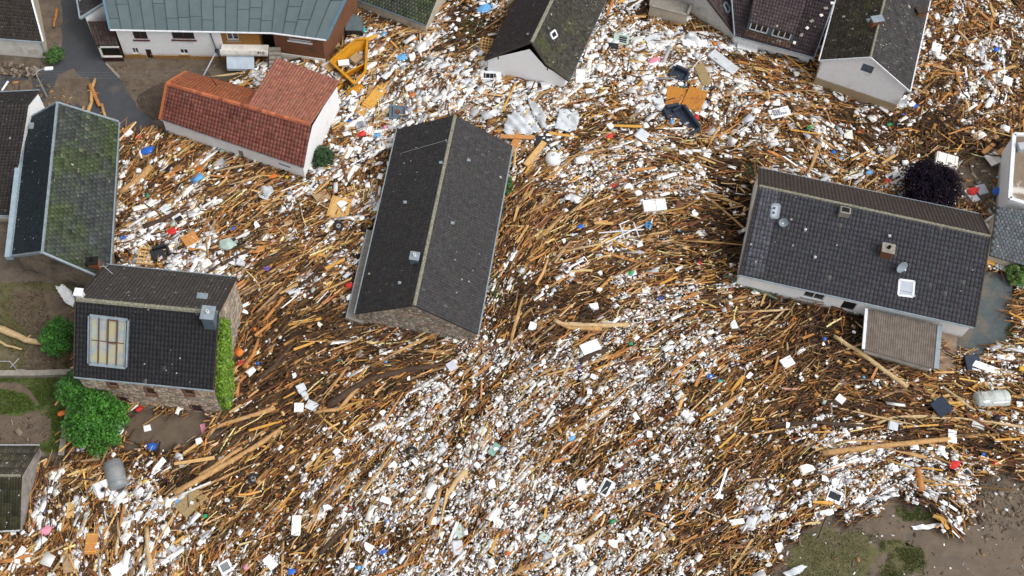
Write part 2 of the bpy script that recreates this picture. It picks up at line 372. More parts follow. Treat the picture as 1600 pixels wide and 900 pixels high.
sheet('road', [(84, -260), (140, -260), (132, 0), (150, 40), (165, 98), (185, 118), (222, 158), (256, 205), (240, 222), (195, 225), (182, 205), (186, 185), (120, 172), (-80, 172), (-80, 100), (0, 112), (84, 108), (98, 60)], .012, M['asphalt'], .12)
sheet('mud_patch', [(88, 118), (112, 108), (132, 125), (120, 142), (122, 162), (105, 172), (70, 165), (76, 145), (86, 135)], .018, M['mud'], .2, seed=2)
sheet('mud_patch', [(20, 130), (50, 122), (55, 140), (38, 160), (8, 158), (5, 140)], .018, M['mud'], .25, seed=3)
sheet('mud_patch', [(120, 128), (135, 118), (142, 140), (138, 172), (124, 170)], .026, M['mud'], .2, seed=33)
sheet('mud_verge', [(166, 100), (430, 98), (436, 112), (420, 140), (262, 212), (242, 190), (215, 172), (206, 150), (186, 120)], .018, M['mud'], .15, seed=4)
sheet('mud_heap_floor', [(215, 150), (235, 138), (262, 128), (255, 190), (236, 186), (218, 170)], .024, mat('wet_mud', (.085, .062, .046), (.055, .04, .03), 1.5, .85, .6, bscale=5), .2, seed=5)
sheet('garden_soil', [(-120, 440), (152, 442), (122, 470), (116, 585), (-120, 585)], .012, M['mudgreen'], .15, seed=6)
sheet('garden_mud', [(18, 452), (118, 452), (116, 500), (80, 540), (100, 578), (30, 582), (50, 530), (20, 490)], .018, M['mud'], .25, seed=7)
sheet('lawn', [(-120, 591), (100, 591), (103, 640), (90, 700), (76, 712), (50, 690), (-120, 700)], .012, M['turf'], .1, seed=8)
sheet('bare_lawn_patch', [(-20, 652), (30, 648), (55, 642), (80, 655), (78, 680), (62, 692), (-20, 700)], .018, M['mudgrey'], .15, seed=9)
sheet('bare_lawn_patch', [(-20, 597), (30, 598), (46, 608), (62, 632), (58, 636), (42, 618), (24, 612), (-20, 606)], .02, M['mud'], .12, seed=10)
sheet('stone_house_yard', [(200, 640), (336, 646), (328, 690), (318, 697), (255, 707), (214, 695), (196, 660)], .03, M['mudgrey'], .12, seed=11)
sheet('muddy_field', [(1195, 960), (1190, 860), (1260, 800), (1390, 765), (1480, 800), (1540, 735), (1720, 720), (1720, 960)], .016, M['mudgrey'], .3, seed=12)
for k, p in enumerate(([(1240, 845), (1290, 820), (1350, 830), (1380, 860), (1350, 910), (1230, 930)], [(1385, 845), (1440, 850), (1445, 890), (1400, 920), (1375, 900)], [(1400, 788), (1435, 785), (1462, 800), (1455, 815), (1405, 815)], [(1110, 880), (1150, 850), (1200, 870), (1210, 930), (1100, 930)])):
    sheet('grass_patch', p, .024, M['mudgreen'], .45, step=.35, seed=20 + k)
sheet('courtyard', [(1478, 258), (1550, 232), (1660, 228), (1660, 430), (1546, 400), (1532, 330), (1495, 315)], .02, M['mud'], .2, seed=14)
def slabobj(name, pts, z, t, m, kind='structure'):
    o = MB().slab([at(x, y, z) for x, y in pts][::-1], t, None).build(name, m); o['kind'] = kind; return o
slabobj('patio', [(1530, 422), (1583, 430), (1577, 541), (1552, 536), (1545, 563), (1494, 548), (1497, 508)], .36, .8, M['paving'])
slabobj('path', [(1466, 508), (1496, 512), (1493, 592), (1461, 588)], .42, .9, M['concrete_tan'])
slabobj('kerb', [(164, 99), (167, 98), (188, 119), (184, 121)], .12, .3, M['concrete'])

# ------------------------------------------------------------------ buildings
FOOT = []                                     # footprints, kept free of debris
def W3(p, z): return np.asarray(p, float) if len(p) == 3 else at(p[0], p[1], z)
def bil(q, s, t):                             # q = eave start, eave end, ridge end, ridge start
    q = [np.asarray(p) for p in q]; return (q[0] * (1 - s) + q[1] * s) * (1 - t) + (q[3] * (1 - s) + q[2] * s) * t
def tiles(parent, q, m, base, gauge=.34, width=.3, lift=.05, var=.22, stagger=True, specks=.008, name='roof_tiles', tint=.04, seed=0, gap=None, spots=70):
    r = np.random.default_rng(seed + 5); q = [np.asarray(p, float) for p in q]
    L = max(np.linalg.norm(q[1] - q[0]), np.linalg.norm(q[2] - q[3])); D = np.linalg.norm((q[3] - q[0] + q[2] - q[1]) / 2)
    nr = max(2, round(D / gauge)); nc = max(2, round(L / width)); n = nrm(np.cross(q[1] - q[0], q[3] - q[0]))
    I, J = np.meshgrid(np.arange(nr), np.arange(nc), indexing='ij'); I = I.ravel(); J = J.ravel()
    gap = (.012 if stagger else .001) if gap is None else gap
    off = np.where(I % 2 == 1, .5, 0) if stagger else np.zeros(len(I))
    s0 = np.clip((J + off + gap) / nc, 0, 1); s1 = np.clip((J + off + 1 - gap) / nc, 0, 1); ok = s1 - s0 > .2 / nc; I, J, s0, s1 = I[ok], J[ok], s0[ok], s1[ok]
    N = len(I); t0 = I / nr + r.uniform(-.05, .05, N) / nr * (1 if stagger else .4) - .02 / nr; t1 = np.minimum((I + 1.12) / nr, 1)
    def pt(s, t, h): return ((q[0][None] * (1 - s)[:, None] + q[1][None] * s[:, None]) * (1 - t)[:, None] + (q[3][None] * (1 - s)[:, None] + q[2][None] * s[:, None]) * t[:, None]) + n[None] * h[:, None]
    lo = lift * (1 + (r.uniform(-.25, .25, N) if stagger else r.uniform(-.25, .25, nr)[I])); hi = np.full(N, .012); z = np.full(N, -.01); tw = r.uniform(-.006, .006, N) * (1 if stagger else .3)
    V = np.stack([pt(s0, t0, lo + tw), pt(s1, t0, lo - tw), pt(s1, t1, hi), pt(s0, t1, hi), pt(s0, t0, z), pt(s1, t0, z), pt(s1, t1, z), pt(s0, t1, z)], 1)
    F = [(0, 1, 2, 3), (4, 5, 1, 0), (5, 6, 2, 1), (7, 4, 0, 3)]
    c = np.asarray(base)[None] * (1 + r.normal(0, var, N))[:, None] * (1 + r.normal(0, tint, (N, 3)))
    sp = r.random(N) < specks; c[sp] = c[sp] * .75 + np.array([.10, .10, .085])[None] * r.uniform(.3, 1.0, sp.sum())[:, None]
    ns = int(spots * .5 * specks / .012)
    if ns > 3:                                        # lichen spots and droppings, a few centimetres each
        s_, t_ = r.uniform(.02, .98, ns), r.uniform(.03, .97, ns) ; P = pt(s_, t_, np.full(ns, lift * 1.25)); d = nrm(q[1] - q[0]); u = np.cross(n, d); z_ = np.exp(r.normal(math.log(.036), .5, ns))[:, None]
        quads('lichen_spots', np.stack([P - d * z_ - u * z_, P + d * z_ * .8 - u * z_ * 1.1, P + d * z_ + u * z_ * .9, P - d * z_ * .7 + u * z_], 1), 4, [(0, 1, 2, 3)], M['bits'], parent, np.array([.33, .32, .28])[None] * r.uniform(.5, 1.2, ns)[:, None])['kind'] = 'stuff'
    return tag(quads(name, V, 8, F, m, parent, np.clip(c, .004, .9)), kind='stuff')
def ridge(parent, A, B, m, w=.26, base=(1, 1, 1), name='ridge_tile', seed=0):
    r = random.Random(seed); A, B = np.asarray(A, float), np.asarray(B, float); L = np.linalg.norm(B - A); n = max(2, int(L / .38)); mb = MB(); d = (B - A) / L
    side = nrm(np.cross(d, [0, 0, 1]))
    for i in range(n):
        a = A + d * (L * i / n); b = A + d * (L * (i + .97) / n); up = np.array([0, 0, 1.]); h = r.uniform(.05, .075); k = r.uniform(.6, 1.35)
        V = [a - side * w * .62 - up * .09, a - side * w * .3 + up * h, a + side * w * .3 + up * h, a + side * w * .62 - up * .09, b - side * w * .62 - up * .09, b - side * w * .3 + up * (h + .02), b + side * w * .3 + up * (h + .02), b + side * w * .62 - up * .09]
        mb.add(V, [(0, 1, 5, 4), (1, 2, 6, 5), (2, 3, 7, 6), (3, 2, 1, 0), (4, 5, 6, 7)], [c * k for c in base])
    return tag(mb.build(name, m, parent), kind='stuff')
def bar(mb, A, B, w, h, col=None, up=(0, 0, 1)):        # rectangular bar from A to B
    A, B = np.asarray(A, float), np.asarray(B, float); d = nrm(B - A); s = np.cross(d, up); s = nrm(s) if np.linalg.norm(s) > 1e-4 else np.array([1., 0, 0]); u = np.cross(s, d)
    V = [p + s * a * w / 2 + u * b * h / 2 for p in (A, B) for b in (-1, 1) for a in (-1, 1)]
    return mb.add(V, [(0, 1, 3, 2), (4, 6, 7, 5), (0, 4, 5, 1), (2, 3, 7, 6), (0, 2, 6, 4), (1, 5, 7, 3)], col)
class Wall:
    def __init__(s, Pa, Pb, zb, apex=None):
        s.a = np.array(Pa, float); s.b = np.array(Pb, float); v = (s.b - s.a)[:2]; s.L = np.hypot(*v); s.d = np.array([*(v / s.L), 0]); s.n = np.array([s.d[1], -s.d[0], 0]); s.zb = zb
        s.pts = [(0, s.a[2]), (s.L, s.b[2])]
        if apex is not None: s.pts.insert(1, (float(np.clip(np.dot(np.asarray(apex) - s.a, s.d), .05, s.L - .05)), apex[2]))
        s.holes = []
    def top(s, x): return float(np.interp(x, [p[0] for p in s.pts], [p[1] for p in s.pts]))
    def P(s, x, z, out=0.0): p = s.a + s.d * x + s.n * out; p[2] = z; return p
    def sz(s, px):                             # photo pixel -> place on the wall
        h = hit(px[0], px[1], s.a, s.n); return float(np.dot(h - s.a, s.d)), float(h[2])
    def hole(s, px0, px1, top_px=None):
        a = s.sz(px0); b = s.sz(px1); x0, x1 = sorted((a[0], b[0])); z0, z1 = sorted((a[1], b[1])); return s.hole_m(x0, x1, z0, z1)
    def hole_m(s, x0, x1, z0, z1):
        x0, x1 = max(.1, x0), min(s.L - .1, x1); z1 = min(z1, s.top((x0 + x1) / 2) - .1); h = (x0, x1, max(z0, s.zb + .02), z1); s.holes.append(h); return h
    def build(s, parent, m, name='wall', depth=.2):
        mb = MB(); xs = sorted(set([p[0] for p in s.pts] + [v for h in s.holes for v in h[:2]]))
        for x0, x1 in zip(xs[:-1], xs[1:]):
            if x1 - x0 < 1e-4: continue
            hs = sorted([h[2:] for h in s.holes if h[0] < (x0 + x1) / 2 < h[1]]); z = s.zb
            for h in hs + [None]:
                za, zc = (h[0], h[0]) if h else (s.top(x0 + 1e-6), s.top(x1 - 1e-6))
                mb.add([s.P(x0, z), s.P(x1, z), s.P(x1, zc), s.P(x0, za)], [(0, 1, 2, 3)])
                if h: z = h[1]
        for x0, x1, z0, z1 in s.holes:
            o = [s.P(x0, z0), s.P(x1, z0), s.P(x1, z1), s.P(x0, z1)]; i = [p - s.n * depth for p in o]
            mb.add(o + i, [(0, 1, 5, 4), (1, 2, 6, 5), (2, 3, 7, 6), (3, 0, 4, 7)])
        s.obj = mb.build(name, m, parent); return s.obj
    def window(s, parent, h, fm=None, gm=None, mull=1, cross=False, sill=None, name='window', fw=.07, lintel=None):
        x0, x1, z0, z1 = h; mb = MB(); d = -.10; fm = fm or M['whitetrim']
        def fb_(a, b, w): bar(mb, s.P(*a, d), s.P(*b, d), .06, w, up=s.n if abs(a[0] - b[0]) < 1e-6 else (0, 0, 1))
        for zz in (z0 + fw / 2, z1 - fw / 2): bar(mb, s.P(x0, zz, d), s.P(x1, zz, d), .07, fw)
        for k in range(mull + 2):
            x = x0 + fw / 2 + (x1 - x0 - fw) * k / (mull + 1); bar(mb, s.P(x, z0 + fw, d), s.P(x, z1 - fw, d), fw, .07, up=s.n)
        if cross: bar(mb, s.P(x0, (z0 + z1) / 2, d + .01), s.P(x1, (z0 + z1) / 2, d + .01), .05, .05)
        w = mb.build(name, fm, parent)
        MB().add([s.P(x0, z0, d - .03), s.P(x1, z0, d - .03), s.P(x1, z1, d - .03), s.P(x0, z1, d - .03)], [(0, 1, 2, 3)]).build('pane', gm or M['glass'], w)
        if sill: b2 = MB(); bar(b2, s.P(x0 - .12, z0 - .05, .05), s.P(x1 + .12, z0 - .05, .05), .16, .09); b2.build('sill', sill, w)
        if lintel: b3 = MB(); bar(b3, s.P(x0 - .14, z1 + .09, .012), s.P(x1 + .14, z1 + .09, .012), .04, .17); [bar(b3, s.P(x, z0, .012), s.P(x, z1, .012), .14, .04, up=s.n) for x in (x0 - .08, x1 + .08)]; b3.build('surround', lintel, w)
        return w
    def door(s, parent, h, m, name='door', panels=True):
        x0, x1, z0, z1 = h; mb = MB(); mb.slab([s.P(x0, z0, -.1), s.P(x1, z0, -.1), s.P(x1, z1, -.1), s.P(x0, z1, -.1)], .05)
        if panels:
            for k in range(2): a = z0 + (z1 - z0) * (.1 + .45 * k); b = a + (z1 - z0) * .34; mb.slab([s.P(x0 + .15, a, -.08), s.P(x1 - .15, a, -.08), s.P(x1 - .15, b, -.08), s.P(x0 + .15, b, -.08)], .03)
        o = mb.build(name, m, parent); MB().box(s.P(x1 - .12, (z0 + z1) / 2, -.05), (.05, .05, .14)).build('handle', M['steel'], o); return o
    def opening(s, parent, h, name='opening'):
        x0, x1, z0, z1 = h; return MB().add([s.P(x0, z0, -.18), s.P(x1, z0, -.18), s.P(x1, z1, -.18), s.P(x0, z1, -.18)], [(0, 1, 2, 3)]).build(name, M['dark'], parent)  # flat near-black panel: the darkness inside is put into its colour
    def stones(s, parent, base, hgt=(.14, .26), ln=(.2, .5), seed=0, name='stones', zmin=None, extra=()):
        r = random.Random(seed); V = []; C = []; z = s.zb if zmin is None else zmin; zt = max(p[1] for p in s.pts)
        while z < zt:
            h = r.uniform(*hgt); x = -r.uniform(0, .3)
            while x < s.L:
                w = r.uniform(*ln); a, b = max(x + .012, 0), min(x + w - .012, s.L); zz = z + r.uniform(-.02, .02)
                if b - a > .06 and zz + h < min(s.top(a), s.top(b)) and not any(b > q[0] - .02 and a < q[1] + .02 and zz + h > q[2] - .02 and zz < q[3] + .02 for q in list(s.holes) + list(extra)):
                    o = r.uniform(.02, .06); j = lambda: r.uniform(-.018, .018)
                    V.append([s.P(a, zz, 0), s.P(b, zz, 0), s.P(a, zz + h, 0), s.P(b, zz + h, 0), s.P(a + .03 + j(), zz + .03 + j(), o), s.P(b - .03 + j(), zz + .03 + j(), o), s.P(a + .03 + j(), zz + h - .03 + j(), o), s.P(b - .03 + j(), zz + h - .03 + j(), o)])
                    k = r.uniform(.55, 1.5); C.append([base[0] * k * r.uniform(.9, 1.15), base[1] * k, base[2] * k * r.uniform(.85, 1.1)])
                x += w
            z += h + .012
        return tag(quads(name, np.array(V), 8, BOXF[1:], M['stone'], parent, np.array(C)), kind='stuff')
def inset(E0, E1, R0, R1, o, vg, dz=.17):
    def mv(E, R): h = np.hypot(*(R - E)[:2]); return E + (R - E) * (o / h)
    a, b = mv(E0, R0), mv(E1, R1); d = nrm(b - a); return a + d * vg - [0, 0, dz], b - d * vg - [0, 0, dz]
def gable_house(name, label, cat, R0, R1, F0, F1, B0, B1, hr, hf, hb, walls, roof, zb=-.5, over=.4, vg=.25, gutter=None, verge=None, cap=None, holes=None, tile=None):
    """R ridge, F and B the two eaves (each start, end); F lies to the right of the ridge direction. walls: dict front/right/back/left -> material"""
    R0, R1 = W3(R0, hr), W3(R1, hr); F0, F1 = W3(F0, hf), W3(F1, hf); B0, B1 = W3(B0, hb), W3(B1, hb)
    c = (R0 + R1 + F0 + F1 + B0 + B1) / 6; root = empty(name, (c[0], c[1], 0), label, cat)
    f0, f1 = inset(F0, F1, R0, R1, over, vg); b1, b0 = inset(B1, B0, R1, R0, over, vg); d = nrm(R1 - R0); r0, r1 = R0 + d * vg - [0, 0, .17], R1 - d * vg - [0, 0, .17]
    FOOT.append([f0[:2], f1[:2], b1[:2], b0[:2]])
    H = dict(root=root, front=Wall(f0, f1, zb), right=Wall(f1, b1, zb, r1), back=Wall(b1, b0, zb), left=Wall(b0, f0, zb, r0), R0=R0, R1=R1, F0=F0, F1=F1, B0=B0, B1=B1, qf=[F0, F1, R1, R0], qb=[B1, B0, R0, R1])
    if holes: holes(H)
    for k in ('front', 'right', 'back', 'left'): H[k].build(root, walls.get(k, walls['all']))
    for key, q in (('front', H['qf']), ('back', H['qb'])):
        ro = MB().slab(q, .14).build('roof', M['underlay'], root); H['roof_' + key] = ro
        t = dict(roof); t.update((tile or {}).get(key, {})); tiles(ro, q, **t)
    if cap: H['cap'] = ridge(H['roof_front'], R0, R1, *cap)
    if gutter:
        for a, b, r in ((F0, F1, R0), (B1, B0, R1)):
            o = nrm([*(a - r)[:2], 0]); mb = MB(); mb.tube([a + o * .07 - [0, 0, .03], b + o * .07 - [0, 0, .03]], [.075, .075], 6); mb.build('gutter', gutter, root)
    if verge:
        vm, vw = verge
        for R, e, sgn in ((R0, F0, -1), (R0, B0, -1), (R1, F1, 1), (R1, B1, 1)):
            mb = MB(); bar(mb, R + d * sgn * .03 + [0, 0, .0], e + d * sgn * .03, vw, .2); mb.build('verge_board', vm, root)
    return H
def mirror(E, R):
    p = 2 * R - E; p[2] = E[2]; return p
def plane_up(E0, E1, pitch):                    # normal of a roof plane rising away behind the eave E0->E1
    d = nrm((E1 - E0) * [1, 1, 0]); v = np.array([-d[1], d[0], 0]); t = math.tan(math.radians(pitch)); u = nrm(v + [0, 0, t]); return nrm(np.cross(d, u))
def on(q, px):                                  # place on a roof slope seen at a photo pixel
    n = nrm(np.cross(q[1] - q[0], q[3] - q[0])); return hit(px[0], px[1], q[0], n), n
def frame(q):                                   # along-eave, up-slope, normal of a slope
    d = nrm(q[1] - q[0]); n = nrm(np.cross(q[1] - q[0], q[3] - q[0])); return d, np.cross(n, d), n
def roof_window(parent, q, px, lift=.09, fm=None, gm=None, name='skylight', fw=.08):
    pts = [on(q, p)[0] for p in px]; d, u, n = frame(q); mb = MB(); k = len(pts)
    for i in range(k): bar(mb, pts[i] + n * lift * .6, pts[(i + 1) % k] + n * lift * .6, fw * 2, lift * 1.3, up=n)
    w = mb.build(name, fm or M['zinc'], parent); MB().add([p + n * lift for p in pts][::-1], [tuple(range(k))]).build('pane', gm or M['pale_glass'], w)
    if np.dot(np.cross(pts[1] - pts[0], pts[2] - pts[0]), n) > 0:
        me = w.children[0].data if w.children else None
    return w
def chimney(parent, base, size, h, rz, m, cap=None, pots=1, potm=None, below=.8, name='chimney', flash=True):
    x, y, z = base; o = MB().box((x, y, z + (h - below) / 2), (size[0], size[1], h + below), rz, .02).build(name, m, parent)
    MB().box((x, y, z + h + .05), (size[0] + .14, size[1] + .14, .1), rz, .02).build('chimney_cap', cap or M['zinc_dark'], o)
    for k in range(pots):
        dx = (k - (pots - 1) / 2) * size[0] * .5; MB().lathe([(.0, .0), (.13, .0), (.12, .24), (.09, .24), (.08, .05), (0, .05)], 10, (x + dx * math.cos(rz), y + dx * math.sin(rz), z + h + .1)).build('chimney_pot', potm or M['dark'], o)
    return o
def dish(parent, p, r=.42, az=0.0, el=35, m=None, mast=.5, name='satellite_dish'):
    x, y, z = p; mb = MB(); mb.tube([(x, y, z - .1), (x, y, z + mast)], [.03, .03], 6); o = mb.build(name, M['steel'], parent)
    R_ = Matrix.Rotation(az, 4, 'Z') @ Matrix.Rotation(math.radians(90 - el), 4, 'X'); T = Matrix.Translation((x, y, z + mast))
    d = MB(); prof = [(0, 0), (r * .5, .03), (r * .85, .09), (r, .13), (r * .98, .15), (r * .8, .105), (r * .45, .05), (0, .02)]; d.lathe(prof, 18); d.v = [tuple(T @ R_ @ Vector(v)) for v in d.v]; d.build('reflector', m or M['zinc'], o, True)
    a = MB(); a.tube([T @ R_ @ Vector((0, -r * .9, .12)), T @ R_ @ Vector((0, 0, .5))], [.02, .02], 5); a.box(tuple(T @ R_ @ Vector((0, 0, .52))), (.1, .1, .14)); a.build('feed_arm', M['whitetrim'], o)
    return o

# ---- long barn in the middle
def h_barn(H):
    w = H['left']
barn = gable_house('barn', 'long stone barn with a dark grey tiled gable roof in the middle of the debris', 'barn',
    (647, 477), (711, 180), (746, 522), (800, 228), (555, 490), (621, 202), 5.1, 2.1, 2.1, dict(all=M['mortar']),
    dict(m=M['tile'], base=(.052, .050, .052), gauge=.30, width=.24, lift=.05, var=.09, specks=.008, stagger=False, seed=1), gutter=M['zinc'], verge=None, over=.2, vg=.1, cap=(M['lichen'], .26),
    tile=dict(back=dict(base=(.060, .057, .058)), front=dict(base=(.054, .052, .053))))  # left slope's base colour lifted to offset its smaller share of sun
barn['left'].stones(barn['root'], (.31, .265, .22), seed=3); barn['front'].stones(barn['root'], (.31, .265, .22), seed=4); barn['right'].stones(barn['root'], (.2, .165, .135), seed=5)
p, n = on(barn['qb'], (648, 408)); chimney(barn['root'], p, (.62, .62), .75, math.radians(80), M['zinc_dark'], M['zinc'], 1, M['whitetrim'])
for pxy in ((690, 255), (634, 317), (626, 443)): 
    p, n = on(barn['qb'], pxy); MB().box(p + n * .1, (.26, .3, .12), math.radians(80), .03).build('roof_vent', M['zinc'], barn['root'])
for pxy in ((731, 251), (706, 349)):
    p, n = on(barn['qf'], pxy); MB().box(p + n * .1, (.26, .3, .12), math.radians(80), .03).build('roof_vent', M['zinc'], barn['root'])
# aerial on the ridge with two stay wires
mb = MB(); top = at(697, 228, 4.6) + np.array([0, 0, .9]); mb.tube([at(697, 228, 4.5), top], [.03, .03], 6)
for q in ((625, 240), (735, 252)): mb.tube([top - [0, 0, .1], at(*q, 3.0)], [.012, .012], 4)
mb.build('aerial_mast', M['steel'], barn['root'])
an = MB().slab([at(541, 497, 1.0), at(566, 505, 1.0), at(588, 362, 1.0), at(574, 359, 1.0)], 1.6).build('lean_to', M['concrete'], barn['root'])
mb = MB(); bar(mb, at(541, 497, 1.05), at(574, 359, 1.05), .12, .14); mb.build('gutter', M['zinc'], an)
FOOT.append([at(*p, 0)[:2] for p in ((541, 500), (566, 506), (588, 362), (574, 362))])

# ---- big house on the right
def h_big(H):
    w = H['front']; H['w1'] = w.hole((1258, 455), (1285, 471)); H['d1'] = w.hole((1319, 470), (1332, 487))
big = gable_house('long_house', 'long white house with a wide dark tiled roof carrying two dishes and a small skylight', 'house',
    (1186, 290), (1547, 369), (1155, 429), (1522, 511), (1186, 263), (1530, 335), 5.4, 2.6, 2.8, dict(all=M['white'], left=M['cream']),
    dict(m=M['tile'], base=(.050, .050, .060), gauge=.37, width=.3, lift=.085, var=.06, specks=.005, stagger=False, seed=11), gutter=M['zinc'], verge=(M['woodtrim'], .1), cap=(M['lichen'], .24), over=.18, vg=.12, holes=h_big,
    tile=dict(back=dict(base=(.072, .052, .044), lift=.05, gauge=.3)))
b = big['root']; q = big['qf']; bd = math.atan2(*(big['R1'] - big['R0'])[[1, 0]])
big['front'].window(b, big['w1'], M['whitetrim'], mull=1, sill=M['concrete']); big['front'].opening(b, big['d1'], 'doorway')
chimney(b, on(q, (1383, 396))[0], (.85, .75), .75, bd, M['brick'], M['concrete'], 1); 
p, _ = on(q, (1318, 334)); v = MB().box((p[0], p[1], p[2] + .2), (.8, .6, .75), bd, .03).build('roof_vent', M['concrete'], b); MB().box((p[0], p[1], p[2] + .585), (.58, .4, .03), bd).build('vent_dark_panel', M['dark'], v)  # dark slab on top: shade of the vent's opening put into colour
dish(b, on(q, (1404, 422))[0], .48, math.radians(20), 25, M['zinc'], .55); dish(b, on(q, (1222, 352))[0], .36, math.radians(-30), 40, M['zinc'], .45)
roof_window(b, q, [(1405, 437), (1428, 440), (1426, 464), (1403, 461)], .1, M['whitetrim'], M['pale_glass'])
roof_window(b, q, [(1207, 319), (1218, 320), (1215, 341), (1204, 340)], .1, M['zinc'], M['pale_glass'])
for pxy in ((1257, 361), (1272, 404), (1388, 371)): 
    p, n = on(q, pxy); MB().lathe([(0, 0), (.09, 0), (.09, .28), (.13, .3), (0, .4)], 8, p).build('vent_pipe', M['steel'], b)
mb = MB(); d_, u_, n_ = frame(q)                               # paler band of newer tiles at the left verge
pale = [on(q, p)[0] + n_ * .05 for p in ((1161, 428), (1192, 434), (1216, 299), (1190, 293))]; tiles(big['roof_front'], pale, M['tile'], (.085, .085, .105), .37, .3, .07, .12, False, .005, 'pale_roof_tiles', .03, 12)

# ---- garage with corrugated roof
def corrugated(parent, q, m, pitch=.17, amp=.018, name='corrugated_sheet', rows=2):
    d, u, n = frame(q); L = np.linalg.norm(q[1] - q[0]); k = int(L / pitch) * 2; V, F = [], []
    for r_ in range(rows):
        t0, t1 = r_ / rows, min(1, (r_ + 1.03) / rows); base = len(V)
        for i in range(k + 1):
            h = amp * (1 if i % 2 else -1) + .05
            V += [bil(q, i / k, t0) + n * (h + .03), bil(q, i / k, t1) + n * h]
        F += [(base + 2 * i, base + 2 * i + 2, base + 2 * i + 3, base + 2 * i + 1) for i in range(k)]
    return raw(name, V, F, m, parent)
def flat_building(name, label, cat, px, zt, walls, roofm, zb=-.5, over=.25, t=.16, gut=None):
    q = [at(x, y, z) for (x, y), z in zip(px, zt)]        # eave start, eave end, far end, far start
    c = sum(q) / 4; root = empty(name, (c[0], c[1], 0), label, cat); w = [p + (nrm(c - p) * over) * [1, 1, 0] - [0, 0, t] for p in q]
    FOOT.append([p[:2] for p in w]); Ws = [Wall(w[i], w[(i + 1) % 4], zb) for i in range(4)]
    return root, q, Ws
gr, q, Ws = flat_building('garage', 'low garage with a grey brown corrugated roof and white side wall below the long house', 'garage', [(1350, 546), (1460, 577), (1466, 508), (1355, 483)], (1.6, 1.6, 1.9, 1.9), None, None)
for k, w in enumerate(Ws): w.build(gr, M['white'] if k == 3 else M['grey_wall'])
rf = MB().slab(q, .1).build('roof', M['concrete'], gr); corrugated(rf, q, M['corrug'])
mb = MB(); bar(mb, q[1] + [.1, 0, .08], q[2] + [.1, 0, .08], .35, .1); mb.build('edge_flashing', M['zinc'], gr); mb = MB(); bar(mb, q[0] - [.08, 0, -.05], q[3] - [.08, 0, -.05], .22, .16); mb.build('verge_board', M['whitetrim'], gr)

# ---- stone house with ivy, lower left
def h_stone(H):
    w = H['front']; H['wins'] = [w.hole(*p) for p in (((168, 597), (184, 604)), ((226, 606), (244, 617)), ((286, 608), (303, 617)))]
    H['low'] = [w.hole(*p) for p in (((183, 620), (200, 628)), ((297, 632), (317, 644)))]
st = gable_house('stone_house', 'stone house with black tiled roof, large glazed skylight and ivy on its side wall', 'house',
    (119, 467), (341, 488), (116, 588), (333, 609), (166, 414), (369, 434), 8.3, 5.0, 5.0, dict(all=M['mortar']),
    dict(m=M['tile'], base=(.022, .022, .026), gauge=.36, width=.27, lift=.07, var=.08, specks=.006, stagger=False, seed=21), gutter=M['zinc'], verge=(M['woodtrim'], .08), cap=(M['lichen'], .3), over=.15, vg=.12, holes=h_stone,
    tile=dict(back=dict(base=(.085, .074, .066), lift=.05, gauge=.25, specks=.03)))
s = st['root']; q = st['qf']
for h in st['wins']: st['front'].window(s, h, M['frame_red'], mull=1, sill=M['brick'], lintel=M['brick'])
for h in st['low']: st['front'].window(s, h, M['frame_red'], mull=0, sill=None, lintel=M['brick'])
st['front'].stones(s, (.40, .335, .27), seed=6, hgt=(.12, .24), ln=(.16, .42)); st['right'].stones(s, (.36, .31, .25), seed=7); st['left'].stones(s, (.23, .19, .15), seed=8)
sk = [(141, 567), (197, 573), (200, 500), (142, 493)]; pts = [on(q, p)[0] for p in sk]; d_, u_, n_ = frame(q); mb = MB()
for i in range(4): bar(mb, pts[i] + n_ * .12, pts[(i + 1) % 4] + n_ * .12, .26, .3, up=n_)
skf = mb.build('skylight', M['zinc'], s); mb = MB()
for k in range(5): a = pts[0] + (pts[1] - pts[0]) * k / 4; c = pts[3] + (pts[2] - pts[3]) * k / 4; bar(mb, a + n_ * .22, c + n_ * .22, .09, .1, up=n_)
a, c = (pts[0] + pts[3]) / 2, (pts[1] + pts[2]) / 2; bar(mb, a + n_ * .2, c + n_ * .2, .04, .05, up=n_)
for t in (0, .48): 
    bar(mb, bil(pts, .5, .97 - t) + n_ * .27, bil(pts, .75, .97 - t) + n_ * .27, .09, .12, up=n_)
for k in (.5, .75): bar(mb, bil(pts, k, .97) + n_ * .27, bil(pts, k, .49) + n_ * .27, .09, .12, up=n_)
mb.build('glazing_bar', M['frame_red'], skf)
for i in range(4):
    for j in range(2):
        MB().add([bil(pts, i / 4 + .01, j / 2 + .01) + n_ * .19, bil(pts, (i + 1) / 4 - .01, j / 2 + .01) + n_ * .19, bil(pts, (i + 1) / 4 - .01, j / 2 + .49) + n_ * .19, bil(pts, i / 4 + .01, j / 2 + .49) + n_ * .19], [(0, 1, 2, 3)]).build('pane', M['sky_glass'], skf)
ch = chimney(s, on(q, (330, 503))[0] - [0, 0, .1], (.85, .95), 1.5, math.radians(-6), M['zinc_dark'], M['zinc'], 1, M['whitetrim'])
chimney(s, on(st['qb'], (126, 463))[0], (.5, .5), .6, math.radians(-6), M['whitetrim'], M['whitetrim'], 0)
p, n = on(st['qb'], (316, 465)); MB().box(p + n * .12, (.8, .5, .16), math.radians(-6), .03).build('roof_hatch', M['zinc'], s)
p, n = on(st['qb'], (176, 428)); mb = MB(); mb.tube([p, p + np.array([-.45, .1, 1.1])], [.03, .03], 6); mb.tube([p + np.array([-.8, .1, .9]), p + np.array([-.1, .1, 1.05])], [.02, .02], 5); mb.build('aerial_mast', M['steel'], s)

